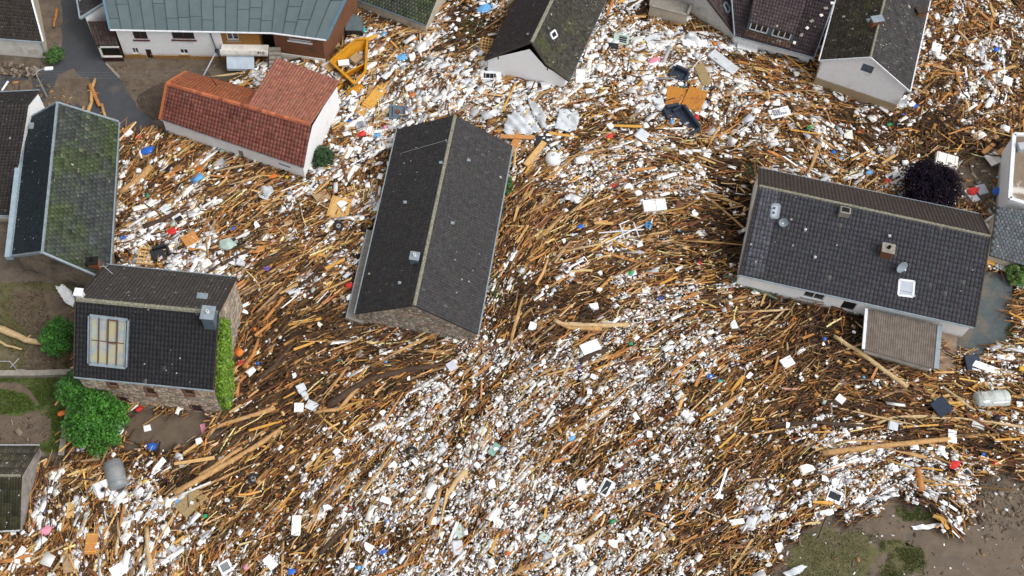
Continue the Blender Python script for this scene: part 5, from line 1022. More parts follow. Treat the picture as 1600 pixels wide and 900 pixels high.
appliance((884, 420), 15, 14, -25, 'small white washing machine right of the barn', h=.4, kind='washer', name='washing_machine', cat='washing machine')
appliance((910, 411), 16, 13, 30, 'white cooker with bluish top right of the small washing machine', h=.4, kind='oven', name='cooker', cat='cooker')
appliance((564, 197), 20, 15, -75, 'grey white drawer cabinet in the debris right of the red house', kind='grille', name='drawer_cabinet', cat='cabinet', m=M['applgrey'])
appliance((281, 346), 15, 20, 30, 'white square appliance with grey screen in the debris above the stone house', kind='oven', name='cooker', cat='cooker')
appliance((1396, 279), 22, 16, 25, 'white cooker with dark top next to the purple leaved tree', kind='oven', name='cooker', cat='cooker', h=.45)
appliance((970, 63), 20, 22, 80, 'pale green glass cabinet lying open at the top centre debris', kind='open', name='glass_cabinet', cat='cabinet', m=M['palegreen'])
appliance((622, 178), 25, 26, 88, 'dark grey square stove with a round knob right of the red house', kind='none', name='stove', cat='stove', m=M['zinc_dark'], h=.6)
s_ = [o for o in COL.objects if o.name.startswith('stove')][0]; MB().lathe([(.0, .0), (.22, 0), (.2, .08), (.0, .12)], 14, (0, .05, .3)).build('burner', M['rust'], s_); [MB().box((0, y, .32), (1.0, .06, .06)).build('rim', M['black'], s_) for y in (-.5, .5)]
def board(px, l, w, a, label, m, t=.07, name='board', cat='board', tilt=(.07, .05), battens=0, group=None, lift=.5, bm=None):
    k = ppm(px[1]); L, W = l / k, w / k * 1.12; o = item(name, px, label, cat, a, None, lift, tilt, group); MB().box((0, 0, 0), (L, W, t), 0, .015).build('panel', m, o)
    for i in range(battens): MB().box((-L * .4 + L * .8 * i / max(1, battens - 1), 0, t / 2 + .03), (.09, W * .98, .06), 0, .01).build('batten', bm or m, o)
    return o
WB = M['sheet']
board((922, 543), 30, 16, 22, 'white insulation board lying in the white band at the centre', M['appl'], .3, 'insulation_board', 'insulation board')
board((1463, 75), 18, 13, 78, 'white board right of the wall with the flood line', M['appl'], .2, 'insulation_board', 'insulation board')
board((1574, 127), 17, 13, 75, 'white board at the upper right edge of the debris', M['appl'], .2, 'insulation_board', 'insulation board')
board((467, 637), 15, 13, 88, 'white square board in the dark debris right of the stone house', M['appl'], .2, 'insulation_board', 'insulation board')
board((487, 634), 18, 13, -25, 'pale grey torn board right of the white square one, right of the stone house', M['sheet'], .12, 'torn_board', 'board')
board((471, 607), 14, 13, 25, 'light grey board above the white square one, right of the stone house', M['sheet'], .12, 'torn_board', 'board')
board((706, 572), 15, 13, 30, 'lilac grey board below the right end of the barn gable', mat('lilac_board', (.55, .54, .64), (.48, .47, .56), 3, .7), .12, 'torn_board', 'board')
board((1230, 566), 20, 14, 28, 'white board below the long house, left of the garage', M['appl'], .2, 'insulation_board', 'insulation board')
board((1313, 624), 13, 12, 50, 'small white board in the debris below the garage', M['appl'], .2, 'insulation_board', 'insulation board')
board((1488, 682), 22, 12, 88, 'upright white panel at the end of the long log, lower right', M['appl'], .1, 'insulation_board', 'insulation board')
board((1540, 574), 44, 10, -18, 'long white panel above the pale tank at the right', M['appl'], .1, 'wall_panel', 'panel')
board((1028, 65), 34, 27, 25, 'large pale blue grey sheet below the terrace', M['sheet'], .06, 'sheet_panel', 'panel')
board((1130, 98), 50, 15, -36, 'long white foam mattress slanting beside the tan one, upper right', M['sheet'], .35, 'mattress', 'mattress')
board((1098, 118), 40, 14, -65, 'rolled tan mattress between the dark armchair and the white mattress', M['tan'], .4, 'mattress', 'mattress')
board((1168, 74), 32, 11, -12, 'white slab under the dormer house', M['appl'], .2, 'wall_panel', 'panel')
board((1056, 152), 30, 34, -8, 'left half of an orange particle board sheet, upper right', M['osb'], .05, 'particle_board', 'board', lift=.62)
board((1085, 155), 30, 36, -20, 'right half of an orange particle board sheet, overlapping the left half', M['osb'], .05, 'particle_board', 'board', lift=.72)
board((530, 325), 32, 33, -12, 'square tan plank door lying left of the barn', M['pine'], .08, 'door_panel', 'door', battens=3, bm=M['yellowwood'])
board((503, 308), 22, 16, 30, 'brown board leaning on the tan plank door, left of the barn', M['cardboard'], .06)
board((585, 152), 46, 16, 52, 'yellow plank panel below the skip, longer of two', M['yellowwood'], .07, 'wooden_panel', 'panel', battens=2, lift=.6)
board((575, 166), 40, 14, 46, 'yellow plank panel below the skip, shorter of two', M['yellowwood'], .07, 'wooden_panel', 'panel', battens=2, lift=.5)
board((400, 390), 26, 10, 4, 'orange board right of the pale green glass block', M['cabinet'], .12)
board((404, 391) if 0 else (516, 105), 16, 12, 30, 'pale yellow box lid at the corner of the red roof', M['pine'], .25, 'box', 'box')
board((772, 702), 22, 10, 52, 'grey green board in the white drift at the bottom centre', mat('green_board', (.22, .36, .30), (.18, .3, .25), 3, .7), .08)
board((820, 786), 20, 10, 40, 'red brown board in the drift at the lower centre', M['rust'], .08)
board((1030, 777) if 0 else (1029, 758), 22, 7, 70, 'yellow board sticking up at the dark hollow, lower right centre', M['yellowwood'], .1, tilt=(0, .5))
board((1080, 322), 46, 12, -4, 'dark brown panel behind the large white fridge', M['rust'], .06, lift=.4)
board((850, 840), 16, 12, -30, 'pale green board at the bottom, right of centre', M['palegreen'], .07)
board((838, 215) if 0 else (804, 224), 50, 9, 65, 'orange brown beam right of the far end of the barn, leaning steeply', M['cabinet'], .14, 'beam', 'beam', lift=.8)
board((808, 214), 52, 6, 0, 'orange brown beam lying across the top of the barn end', M['cabinet'], .14, 'beam', 'beam', lift=.9)
board((836, 240), 55, 8, 52, 'long brown beam slanting beside the white ball tank', M['pine'], .14, 'beam', 'beam', lift=.7)
board((850, 222), 26, 20, 0, 'dark panel behind the white ball tank', M['black'], .08, 'dark_panel', 'panel')
board((1478, 252), 33, 20, -14, 'cream sofa top behind the purple leaved tree', M['cream'], .5, 'sofa', 'sofa', battens=3)
board((1552, 248), 22, 18, 25, 'cream board beside a brown one near the flat roofed building', M['cream'], .08)
board((1568, 240), 18, 18, -40, 'brown board beside the cream one near the flat roofed building', M['cabinet'], .08)
board((1544, 232), 28, 6, 42, 'orange plank near the flat roofed building', M['cabinet'], .08, 'plank', 'plank', group='loose planks in the debris')
board((1518, 306), 14, 22, 25, 'light grey lid beside the red cushion in the muddy courtyard', M['sheet'], .3, 'cabinet', 'cabinet', lift=.2)
board((1533, 297), 17, 15, 15, 'dark grey square lid right of the red cushion in the courtyard', M['applgrey'], .3, 'cabinet', 'cabinet', lift=.2)
board((1545, 410), 8, 14, 70, 'yellow box in the gap beside the right end of the long house', M['yellowwood'], .4, 'box', 'box')
board((1562, 410), 28, 18, -30, 'torn white sheet in the gap by the blue grey tiled roof', M['sheet'], .05, 'sheet_panel', 'panel')
board((100, 815) if 0 else (110, 797), 26, 10, 88, 'tan board left of the lower left debris, right of the shed', M['pine'], .07)
board((107, 880), 30, 16, 96, 'grey cardboard sheet at the bottom left', M['cardboard'], .05, 'cardboard', 'cardboard')
board((143, 850), 34, 16, 84, 'orange cupboard frame standing in the lower left debris', M['cabinet'], .3, 'cupboard', 'cupboard', battens=3, bm=M['yellowwood'])
board((1190, 80) if 0 else (655, 165) , 26, 8, 88, 'upright tan board right of the dark stove', M['pine'], .06)
board((300, 795) if 0 else (298, 785), 44, 24, 45, 'brown woven mat left of the lower left logs', M['tan'], .05, 'mat', 'mat')
board((718, 830), 16, 18, 30, 'pale grey crate lid at the bottom centre', M['palegreen'], .08, 'crate', 'crate')
board((532, 128), 34, 9, 56, 'yellow plank panel squeezed between the red roof end and the skip', M['yellow'], .08, 'wooden_panel', 'panel')
board((556, 140), 30, 12, 30, 'dark yellow plank panel under the lower tip of the skip', M['yellow'], .08, 'wooden_panel', 'panel')
board((600, 135), 30, 7, 48, 'narrow yellow plank right of the yellow plank panels below the skip', M['yellowwood'], .08, 'plank', 'plank', group='loose planks in the debris')
board((578, 60), 26, 6, 25, 'yellow plank at the upper rim of the skip', M['yellowwood'], .08, 'plank', 'plank', group='loose planks in the debris', lift=.8)
def bag(px, r, label, m, name='bag', cat='bag', flat=.6, a=20, el=1.4, group=None):
    k = ppm(px[1]); R_ = r / k * (.85 if r < 7 else 1); o = item(name, px, label, cat, a, None, .45); bm = bmesh.new(); bmesh.ops.create_icosphere(bm, subdivisions=2, radius=R_); rr = random.Random(int(px[0] * 7 + px[1]))
    for v in bm.verts: f = rr.uniform(.78, 1.12); v.co = Vector((v.co.x * el * f, v.co.y * f, v.co.z * flat * f))
    me = bpy.data.meshes.new('shell'); bm.to_mesh(me); bm.free(); me.materials.append(m); b = bpy.data.objects.new('shell', me); COL.objects.link(b); b.parent = o
    MB().tube([(R_ * el * .8, 0, R_ * .2), (R_ * el * 1.15, .02, R_ * .35)], [R_ * .14, R_ * .2], 6).build('knot', m, o); return o
for px, r_, lab, m_ in (((230, 236), 8, 'blue plastic sheet beside the slate house at the upper left', 'blue'), ((192, 373), 6, 'blue plastic bag right of the slate house, above the pallet', 'blue'), ((236, 699), 7, 'bright blue bag on the yard edge in front of the stone house', 'blue'), ((628, 90), 7, 'blue plastic bag right of the yellow skip', 'skyblue'), ((757, 14), 9, 'light blue bag left of the gabled house at the top', 'skyblue'),
        ((590, 212), 6, 'light blue plastic near the drawer cabinet, right of the red house', 'skyblue'), ((907, 354), 5, 'small dark blue bag right of the barn', 'blue'), ((1109, 588), 5, 'small blue bag in the debris left of centre right, below the long house', 'blue'), ((1556, 77), 5, 'blue bag at the upper right edge', 'blue'), ((1358, 270), 5, 'blue bag left of the purple leaved tree', 'skyblue'), ((1561, 299), 8, 'dark blue bag in the muddy courtyard', 'blue'), ((1431, 166), 5, 'dark blue bag right of the flood line wall', 'blue'),
        ((893, 685), 6, 'blue rag in the lower right centre', 'skyblue'), ((598, 862), 6, 'blue bag at the bottom centre', 'blue'), ((605, 815), 4, 'small blue bag above the bottom blue bag', 'blue'), ((277, 783), 4, 'small blue bag near the lower left logs', 'skyblue'), ((455, 893), 6, 'dark blue bag at the bottom left of centre', 'blue'), ((559, 887) , 5, 'light blue bag at the bottom edge', 'skyblue'),
        ((959, 290), 5, 'red bag in the debris right of the barn', 'redp'), ((952, 213), 6, 'red bag above the middle debris, right of the white ball tank', 'redp'), ((567, 210), 7, 'dark red cushion right of the red house', 'redp'), ((1491, 726), 7, 'red bag at the top of the lower right mud', 'redp'), ((1557, 724), 5, 'red bag at the far right above the mud', 'redp'), ((1386, 283), 5, 'red box top beside the white cooker near the purple tree', 'redp'), ((1520, 298), 7, 'red cushion in the muddy courtyard', 'redp'), ((376, 567), 5, 'red ball beside the ivy on the stone house', 'redp'), ((217, 639), 5, 'red bag by the stone house yard', 'redp'), ((269, 362), 7, 'red orange rag right of the slate house', 'redp'), ((546, 446) , 6, 'red jacket at the lower left corner of the barn', 'redp'), ((426, 276), 6, 'orange rag below the white wall of the red house', 'orange'),
        ((957, 815), 5, 'green bag in the lower right centre', 'green'), ((987, 426), 5, 'green bag right of the barn', 'green'), ((1125, 596), 4, 'turquoise bag in the right centre', 'teals'), ((320, 807), 4, 'green bag in the lower left debris', 'green'), ((1265, 199), 5, 'lime green bag left of the flood line wall', 'green'), ((1390, 195), 4, 'small green bag under the flood line wall', 'green'), ((228, 752), 5, 'yellow bag in the lower left debris', 'lime'), ((1597, 576), 5, 'bright yellow bag at the right edge', 'lime'), ((96, 646), 6, 'orange bag on the lawn beside the green tree', 'orange'), ((416, 420), 5, 'purple ball left of the barn', 'purple'), ((604, 200), 6, 'pink cushion right of the drawer cabinet', 'pink'), ((1022, 96), 8, 'pink cushion below the terrace', 'pink'), ((72, 829), 8, 'pink blanket in the lower left corner debris', 'pink'), ((1344, 206), 5, 'orange ball under the flood line wall', 'orange'), ((645, 148), 6, 'orange rag below the yellow skip', 'orange'), ((600, 53), 4, 'light blue bag right of the little dark shed', 'skyblue'), ((1055, 10), 9, 'dark navy rubbish bag heaped on the terrace', 'navy'), ((1043, 4), 6, 'purple bag on the terrace', 'purple')):
    bag(px, r_, lab, M[m_])
bag((355, 382), 13, 'pale green glass block above the stone house', M['palegreen'], 'glass_block', 'block', .5, 10, 1.1)
def bucket(px, label, m):
    o = item('bucket', px, label, 'bucket', 0, None, .5, (.5, .3)); MB().lathe([(.0, 0), (.2, 0), (.26, .5), (.29, .5), (.29, .46), (.25, .44), (.19, .04), (0, .04)], 14).build('body', m, o); MB().tube([(-.27, 0, .48), (-.2, 0, .72), (.2, 0, .72), (.27, 0, .48)], [.012] * 4, 5).build('handle', M['steel'], o)
bucket((1010, 352), 'turquoise blue bucket in the debris below the large white fridge', M['skyblue'])
def tyre(px, label):
    o = item('tyre', px, label, 'tyre', 0, None, .5, (.3, .2)); pr = [(.30 + .12 * math.cos(t), .12 * math.sin(t)) for t in np.linspace(0, 2 * math.pi, 11)]; MB().lathe(pr, 22).build('tread', M['rubber'], o, True); MB().lathe([(.1, .02), (.2, .03), (.24, -.03)], 18).build('rim', M['tanksteel'], o)
tyre((529, 353), 'car wheel in the debris left of the barn'); tyre((644, 706), 'car wheel in the white drift at the bottom centre'); tyre((396, 748), 'dark wheel in the debris right of the lower left logs')
def tank(px, l, w, a, label, m, name='tank', ribs=0):
    k = ppm(px[1]); L, R_ = l / k, w / k / 2; o = item(name, px, label, 'tank', a, None, R_ * .55); pts = [-.5, -.49, -.46, -.42, .42, .46, .49, .5]; rad = [.35, .62, .85, 1, 1, .85, .62, .35]
    MB().tube([(L * x, 0, 0) for x in pts], [R_ * r for r in rad], 24).build('shell', m, o, True)
    for i in range(ribs): x = L * (-.3 + .6 * i / max(1, ribs - 1)); MB().tube([(x - .03, 0, 0), (x + .03, 0, 0)], [R_ * 1.03] * 2, 24).build('band', m, o)
    return o
tank((181, 743), 50, 31, -75, 'large grey steel oil tank lying at the lower left', M['tanksteel'], ribs=2)
t_ = tank((1549, 624), 55, 27, 4, 'pale ribbed oil tank lying at the right edge debris', M['tankpale'], ribs=3); MB().box((-.7, .15, .62), (.5, .45, .06), 0, .02).build('hatch', M['tankpale'], t_); MB().box((-.7, -.3, .56), (.5, .3, .05), 0, .02).build('label_plate', M['appl'], t_); MB().tube([(-.2, -.48, .48), (1.0, -.48, .48)], [.06, .06], 6).build('pipe', M['appl'], t_)
o = item('ball_tank', (864, 249), 'white round tank beside the right end of the barn', 'tank', 0, None, .5); MB().lathe([(.0, -.62), (.35, -.52), (.6, -.2), (.68, 0), (.6, .3), (.4, .52), (.18, .63), (0, .66)], 20).build('shell', M['appl'], o, True); MB().lathe([(0, .66), (.12, .66), (.12, .74), (0, .75)], 12).build('cap', M['applgrey'], o)
def crumple(px, outline, label, m, amp=.22, name='tarpaulin', cat='tarpaulin', lift=.55, seed=0):
    p0 = place(px, None, lift); root = empty(name, p0, label, cat); W = [at(x, y, p0[2]) for x, y in outline]; xy = np.array(W)[:, :2]; x0, y0 = xy.min(0); x1, y1 = xy.max(0); n = 22; V, F, ok = [], [], []
    for j in range(n + 1):
        for i in range(n + 1):
            x, y = x0 + (x1 - x0) * i / n, y0 + (y1 - y0) * j / n; V.append((x, y, p0[2] + amp * (float(vnoise(x + seed, y, .55, 90)[()]) + .6 * abs(math.sin((x * 1.7 + y * 1.1 + seed) * 2.2)) - .6)))
    for j in range(n):
        for i in range(n):
            c = np.array([[x0 + (x1 - x0) * (i + .5) / n, y0 + (y1 - y0) * (j + .5) / n]])
            if poly_in(c, xy)[0]: a = j * (n + 1) + i; F.append((a, a + 1, a + n + 2, a + n + 1))
    o = raw('sheet', V, F, m, root, smooth=True); so = o.modifiers.new('thick', 'SOLIDIFY'); so.thickness = .04; return root
crumple((820, 188), [(785, 205), (793, 180), (812, 168), (824, 166), (832, 180), (845, 205), (830, 212), (790, 211)], 'large crumpled pale grey tarpaulin above the far end of the barn', M['sheet'], .4)
crumple((835, 178), [(823, 152), (840, 165), (852, 180), (855, 203), (846, 200), (832, 180)], 'folded grey sheet right of the large crumpled tarpaulin', M['steel'], .3, seed=3)
crumple((888, 190), [(874, 170), (900, 174), (906, 184), (900, 204), (884, 206), (867, 200)], 'pale grey bathtub shaped sheet right of the crumpled tarpaulin', M['sheet'], .2, seed=5)
crumple((104, 462), [(88, 449), (100, 447), (112, 455), (119, 470), (114, 480), (104, 475), (95, 462)], 'crumpled white tarpaulin in the garden left of the stone house', M['appl'], .35, lift=.3, seed=7)
crumple((1445, 823), [(1424, 822), (1440, 820), (1466, 818), (1468, 823), (1448, 828), (1428, 827)], 'white torn plastic strip on the lower right grass', M['appl'], .25, lift=.2, seed=9)
crumple((1175, 880), [(1158, 845), (1170, 842), (1182, 858), (1184, 868), (1168, 872)], 'grey white torn sheet on the green weeds at the bottom right', M['sheet'], .25, lift=.3, seed=11)
crumple((1240, 890), [(1222, 896), (1238, 888), (1252, 883), (1262, 884), (1250, 896), (1230, 904)], 'grey white torn plastic at the bottom right corner of the debris', M['sheet'], .25, lift=.3, seed=12)
crumple((1080, 60), [(1062, 56), (1078, 52), (1096, 64), (1106, 72), (1090, 78), (1066, 72)], 'torn white curtain below the grey gable', M['appl'], .3, seed=13)
crumple((415, 302), [(402, 300), (410, 292), (424, 292), (428, 300), (418, 312), (406, 310)], 'crumpled clear plastic below the white wall of the red house', M['sheet'], .3, seed=14)
def armchair(px, s, a, label, m, cat='armchair', L=1.0, tilt=(.2, .1)):
    o = item('armchair' if cat == 'armchair' else 'sofa', px, label, cat, a, None, .4, tilt); MB().box((0, 0, 0), (L * s, .8 * s, .35 * s), 0, .05).build('seat', m, o); MB().box((0, .42 * s, .25 * s), (L * s, .2 * s, .75 * s), 0, .06).build('backrest', m, o)
    for k in (-1, 1): MB().box((k * (L / 2 + .08) * s, 0, .15 * s), (.2 * s, .85 * s, .55 * s), 0, .05).build('armrest', m, o)
armchair((1060, 119), 1.2, -20, 'dark charcoal armchair above the orange particle board', M['navy']); armchair((1050, 178), 1.2, 15, 'dark navy armchair below the orange particle board, left one', M['navy']); armchair((1072, 190), 1.2, -50, 'dark navy sofa below the orange particle board, right of the armchair', M['navy'], 'sofa', 2.0)
armchair((251, 397), 1.1, 20, 'dark grey armchair right of the pallet and above the stone house', M['black'])
def bin_(px, a, label):
    o = item('wheelie_bin', px, label, 'bin', a, None, .35, (.3, .2)); MB().add([(x * (.5 if z < 0 else .62), y * (.42 if z < 0 else .55), z) for z in (-.4, .5) for y in (-1, 1) for x in (-1, 1)], BOXF).build('body', M['black'], o); MB().box((0, 0, .55), (1.3, 1.16, .08), 0, .03).build('lid', M['navy'], o)
    for k in (-1, 1): MB().tube([(k * .45 - .05, .5, -.4), (k * .45 + .05, .5, -.4)], [.14, .14], 12).build('wheel', M['rubber'], o)
bin_((1513, 568), 10, 'dark blue black wheelie bin at the end of the patio'); bin_((1468, 636), -45, 'black overturned bin left of the pale tank')
# yellow skip
so = item('skip', (545, 98), 'battered crushed yellow steel skip half full of rubble behind the red house', 'skip', 0, .1, 0); so.rotation_euler = (0, 0, 0)
rim = [at(516, 96, 1.55) - np.array(so.location), at(556, 62, 1.7) - np.array(so.location), at(574, 60, 1.5) - np.array(so.location), at(571, 112, 1.5) - np.array(so.location), at(554, 131, 1.35) - np.array(so.location)]
ctr = sum(rim) / 5; flr = [ctr + (p - ctr) * [.52, .52, 0] + [0, 0, .15 - ctr[2]] for p in rim]
for k in range(5):
    a_, b_ = rim[k], rim[(k + 1) % 5]; mb = MB(); mb.slab([flr[k], flr[(k + 1) % 5], b_, a_], .09); mb.build('side_panel', M['yellow'], so); mb = MB(); bar(mb, a_, b_, .2, .16); mb.build('rim', M['yellow'], so)
MB().slab([flr[k] for k in range(5)], .1).build('floor', M['yellow'], so) if np.cross(flr[1] - flr[0], flr[2] - flr[0])[2] > 0 else MB().slab([flr[k] for k in range(5)][::-1], .1).build('floor', M['yellow'], so)
d0, d1 = (rim[0] + rim[4]) / 2, (rim[2] + rim[3] * 2) / 3; mb = MB(); mb.slab([d0 - [0, 0, 1.0], d1 - [0, 0, 1.0], d1 - [0, .25, .05], d0 - [0, .25, .05]], .1); mb.build('divider', M['yellow'], so)
r = random.Random(5)
board((537, 98), 17, 9, 8, 'white board lying inside the yellow skip', M['appl'], .15, 'insulation_board', 'insulation board', lift=1.0); board((556, 92), 17, 12, 40, 'tan cardboard box inside the yellow skip', M['cardboard'], .4, 'cardboard_box', 'box', lift=.9); board((553, 66), 10, 9, 10, 'pale box at the upper rim of the yellow skip', M['cream'], .3, 'box', 'box', lift=.9); board((522, 70), 16, 12, 20, 'dull yellow cushion beside the brick house end', M['tan'], .3, 'cushion', 'cushion')
# pallet
po_ = item('pallet', (226, 400), 'wooden pallet standing tilted above the stone house', 'pallet', 80, None, .6, (.1, .1))
for k in range(5): MB().box((-.72 + k * .36, 0, .08), (.16, 1.1, .04), 0, .01).build('slat', M['pine'], po_)
for k in range(3): MB().box((0, -.48 + k * .48, 0), (1.7, .12, .12), 0, .01).build('bearer', M['yellowwood'], po_)
pl2 = item('lattice_panel', (762, 72), 'broken wooden lattice left of the gabled house', 'lattice', 80, None, .5, (.1, -.1))
for k in range(6): MB().box((-.75 + k * .3, 0, .03), (.07, 1.3, .04)).build('slat', M['pine'], pl2)
for k in range(5): MB().box((0, -.55 + k * .27, 0), (1.8, .07, .04)).build('slat', M['pine'], pl2)
# orange chest
oc = item('chest', (297, 376), 'orange brown chest of drawers on its side right of the pallet', 'chest', 32, None, .45, (.1, .12)); MB().box((0, 0, 0), (1.25, 1.05, .6), 0, .02).build('body', M['cabinet'], oc)
for k in range(3): MB().box((-.42 + k * .42, 0, .31), (.38, .98, .03), 0, .01).build('drawer', M['cabinet'], oc)
MB().box((0, -.56, .05), (1.25, .05, .5)).build('back_panel', M['cream'], oc)
# white metal frame
fr = item('metal_frame', (985, 362), 'bent white tubular metal frame lying in the middle of the debris', 'frame', 3, None, .6, (.03, .03)); mb = MB()
for a_, b_, nm in (((-2.6, 0, 0), (1.1, .1, .1), 'rail'), ((-2.2, -1.0, .1), (1.3, .6, .1), 'rail'), ((-.6, -.7, .1), (-.8, .7, .1), 'crossbar'), ((.6, -.6, .1), (.35, .8, .1), 'crossbar'), ((-.9, .6, .15), (.0, 1.0, .1), 'crossbar'), ((1.6, .2, .1), (1.9, 1.0, .2), 'crossbar')): MB().tube([a_, b_], [.055, .055], 6).build(nm, M['whitetrim'], fr)
# ------------------------------------------------------------------ logs with a place of their own
def log(pts, r0, r1, label, m, lift=.45, z=None, group='tree trunks in the debris', stubs=0):
    W = []
    for x, y in pts: p = place((x, y), z, lift); W.append(p)
    fine = []; 
    for a, b in zip(W[:-1], W[1:]): fine += [a, a * .5 + b * .5 + np.array([random.uniform(-.05, .05), random.uniform(-.05, .05), random.uniform(0, .06)])]
    fine.append(W[-1]); k = len(fine); c = sum(fine) / k; root = empty('log', c, label, 'log', group); rad = [(r0 + (r1 - r0) * i / (k - 1)) * random.uniform(.88, 1.1) for i in range(k)]; MB().tube(fine, rad, 9).build('trunk', m, root, True)
    for s in range(max(1, stubs)):
        i = random.randint(1, max(1, k - 2)); p = fine[i]; d = nrm(fine[min(i + 1, k - 1)] - fine[i - 1]); sd = np.array([-d[1], d[0], .5]) * random.choice((-1, 1)); sd[2] = .3; MB().tube([p, p + d * .25 + sd * (rad[i] * 1.6 + .1)], [rad[i] * .4, rad[i] * .15], 6).build('branch_stub', m, root)
    return root
random.seed(11)
for pts, r0, r1, lab, m_ in (
    ([(1303, 525), (1325, 540), (1340, 548), (1380, 578), (1418, 605)], .16, .2, 'long pale bare trunk lying against the front of the garage', 'log_pale'), ([(1285, 708), (1330, 703), (1380, 697), (1484, 686)], .26, .17, 'long thick tan trunk at the lower right', 'log_tan'), ([(272, 771), (330, 738), (400, 697), (438, 671)], .26, .18, 'longest orange tan trunk at the lower left, pointing up right', 'log_tan'), ([(311, 743), (345, 722), (378, 700)], .18, .14, 'short tan trunk above the longest lower left trunk', 'log_tan'), ([(322, 684), (336, 668), (375, 655), (430, 638)], .13, .2, 'tan forked trunk beside the stone house yard', 'log_tan'),
    ([(866, 500), (880, 507), (910, 508), (982, 508)], .2, .2, 'thick pale split trunk in the middle right of the debris', 'log_pale'), ([(870, 503), (890, 513), (940, 514)], .12, .16, 'pale trunk piece touching the thick split trunk', 'log_tan'), ([(690, 800), (700, 770), (712, 752), (728, 737)], .12, .28, 'wide pale weathered driftwood piece at the bottom centre', 'log_pale'), ([(670, 822), (682, 790), (690, 760)], .22, .12, 'tan split piece left of the weathered driftwood at the bottom centre', 'log_tan'),
    ([(187, 302), (205, 288), (222, 276), (236, 261)], .22, .34, 'short thick tan trunk right of the slate house', 'log_tan'), ([(224, 356), (250, 345), (296, 324)], .3, .2, 'dark brown trunk in the debris right of the slate house', 'log_dark'), ([(240, 340), (252, 330), (270, 312)], .12, .1, 'thin tan pole by the dark trunk right of the slate house', 'log_tan'), ([(345, 415), (370, 402), (400, 384)], .22, .16, 'dark trunk behind the stone house', 'log_dark'), ([(512, 634), (545, 612), (580, 592), (640, 578), (680, 572)], .3, .2, 'long dark trunk curving below the barn gable', 'log_dark'), ([(490, 645), (530, 640), (560, 605)], .14, .18, 'brown trunk left of the long dark trunk, below the barn', 'log_tan'),
    ([(1078, 290), (1120, 320), (1167, 361)], .1, .09, 'thin straight tan pole pointing at the left wall of the long house', 'log_tan'), ([(885, 392), (960, 377), (1046, 361)], .1, .07, 'thin tan pole under the white metal frame', 'log_pale'), ([(1130, 430), (1170, 448), (1214, 467)], .12, .1, 'greenish pole at the front left corner of the long house', 'log_green'), ([(1370, 690) if 0 else (1410, 652), (1500, 654), (1602, 668)], .09, .11, 'thin pale pole below the pale tank', 'log_pale'), ([(1370, 662), (1395, 652), (1450, 650)], .12, .08, 'pale crooked branch left of the black bin', 'log_pale'), ([(1494, 623), (1510, 632), (1524, 641)], .14, .08, 'short pale branch left of the pale tank', 'log_pale'),
    ([(1200, 666), (1280, 660), (1380, 668)], .16, .12, 'dark trunk in the lower right debris', 'log_dark'), ([(229, 825), (231, 860), (236, 895)], .16, .22, 'upright pale trunk at the bottom left', 'log_pale'), ([(184, 806), (186, 835), (181, 868)], .1, .14, 'curved pale branch left of the upright pale trunk', 'log_pale'), ([(150, 790), (170, 812), (190, 850)], .12, .1, 'dark thin trunk in the lower left debris', 'log_dark'), ([(0, 878), (25, 874), (48, 868)], .18, .16, 'tan trunk at the bottom left edge', 'log_orange'), ([(70, 745), (95, 733), (110, 726)], .2, .16, 'tan trunk pieces right of the mossy shed', 'log_tan'), ([(110, 768), (140, 748), (158, 738)], .1, .08, 'thin pale pole left of the grey tank', 'log_pale'),
    ([(806, 165), (804, 200), (806, 232), (803, 262)], .11, .13, 'pale peeled pole standing across the crumpled tarpaulin', 'log_pale'), ([(1432, 730), (1437, 750), (1438, 768)], .2, .26, 'brown stump at the edge of the lower right mud', 'log_orange'), ([(1440, 776), (1470, 800), (1498, 830)], .12, .08, 'brown trunk along the edge of the lower right mud', 'log_dark'), ([(640, 470) if 0 else (400, 597), (430, 570), (455, 540)], .2, .14, 'dark trunk right of the ivy', 'log_dark'), ([(380, 575), (395, 555), (404, 530)], .18, .12, 'orange trunk beside the ivy of the stone house', 'log_orange'), ([(370, 620), (372, 600), (384, 588)], .16, .1, 'orange trunk at the foot of the ivy', 'log_orange'),
    ([(905, 565), (930, 553), (950, 545)], .24, .18, 'dark trunk beside the white insulation board at the centre', 'log_dark'), ([(460, 830) if 0 else (500, 865), (525, 838), (540, 822)], .2, .12, 'dark trunk at the bottom, left of centre', 'log_dark'), ([(480, 832), (500, 790), (545, 742)], .09, .07, 'long thin tan pole at the bottom, left of centre', 'log_tan'), ([(1002, 800), (1030, 808), (1055, 812)], .08, .06, 'red brown bent branch at the lower right centre', 'log_orange'), ([(1020, 800), (1038, 785), (1042, 770)], .18, .14, 'dark stump in the hollow at the lower right centre', 'log_dark'), ([(1400, 262), (1450, 252), (1480, 246), (1530, 228)], .1, .07, 'long dark branch behind the purple leaved tree', 'log_dark'), ([(945, 30) if 0 else (948, 25), (955, 8), (960, -6)], .2, .16, 'orange beam at the right edge of the gabled house roof', 'log_orange'), ([(570, 80) if 0 else (620, 98), (650, 72), (675, 55)], .1, .08, 'tan pole below the outbuilding', 'log_tan'), ([(790, 112), (760, 118), (733, 122)], .08, .07, 'tan lath above the open white fridge', 'log_tan'), ([(1010, 580), (960, 620), (925, 640)], .08, .06, 'thin tan pole in the centre right', 'log_tan')):
    log(pts, r0, r1, lab, M[m_])
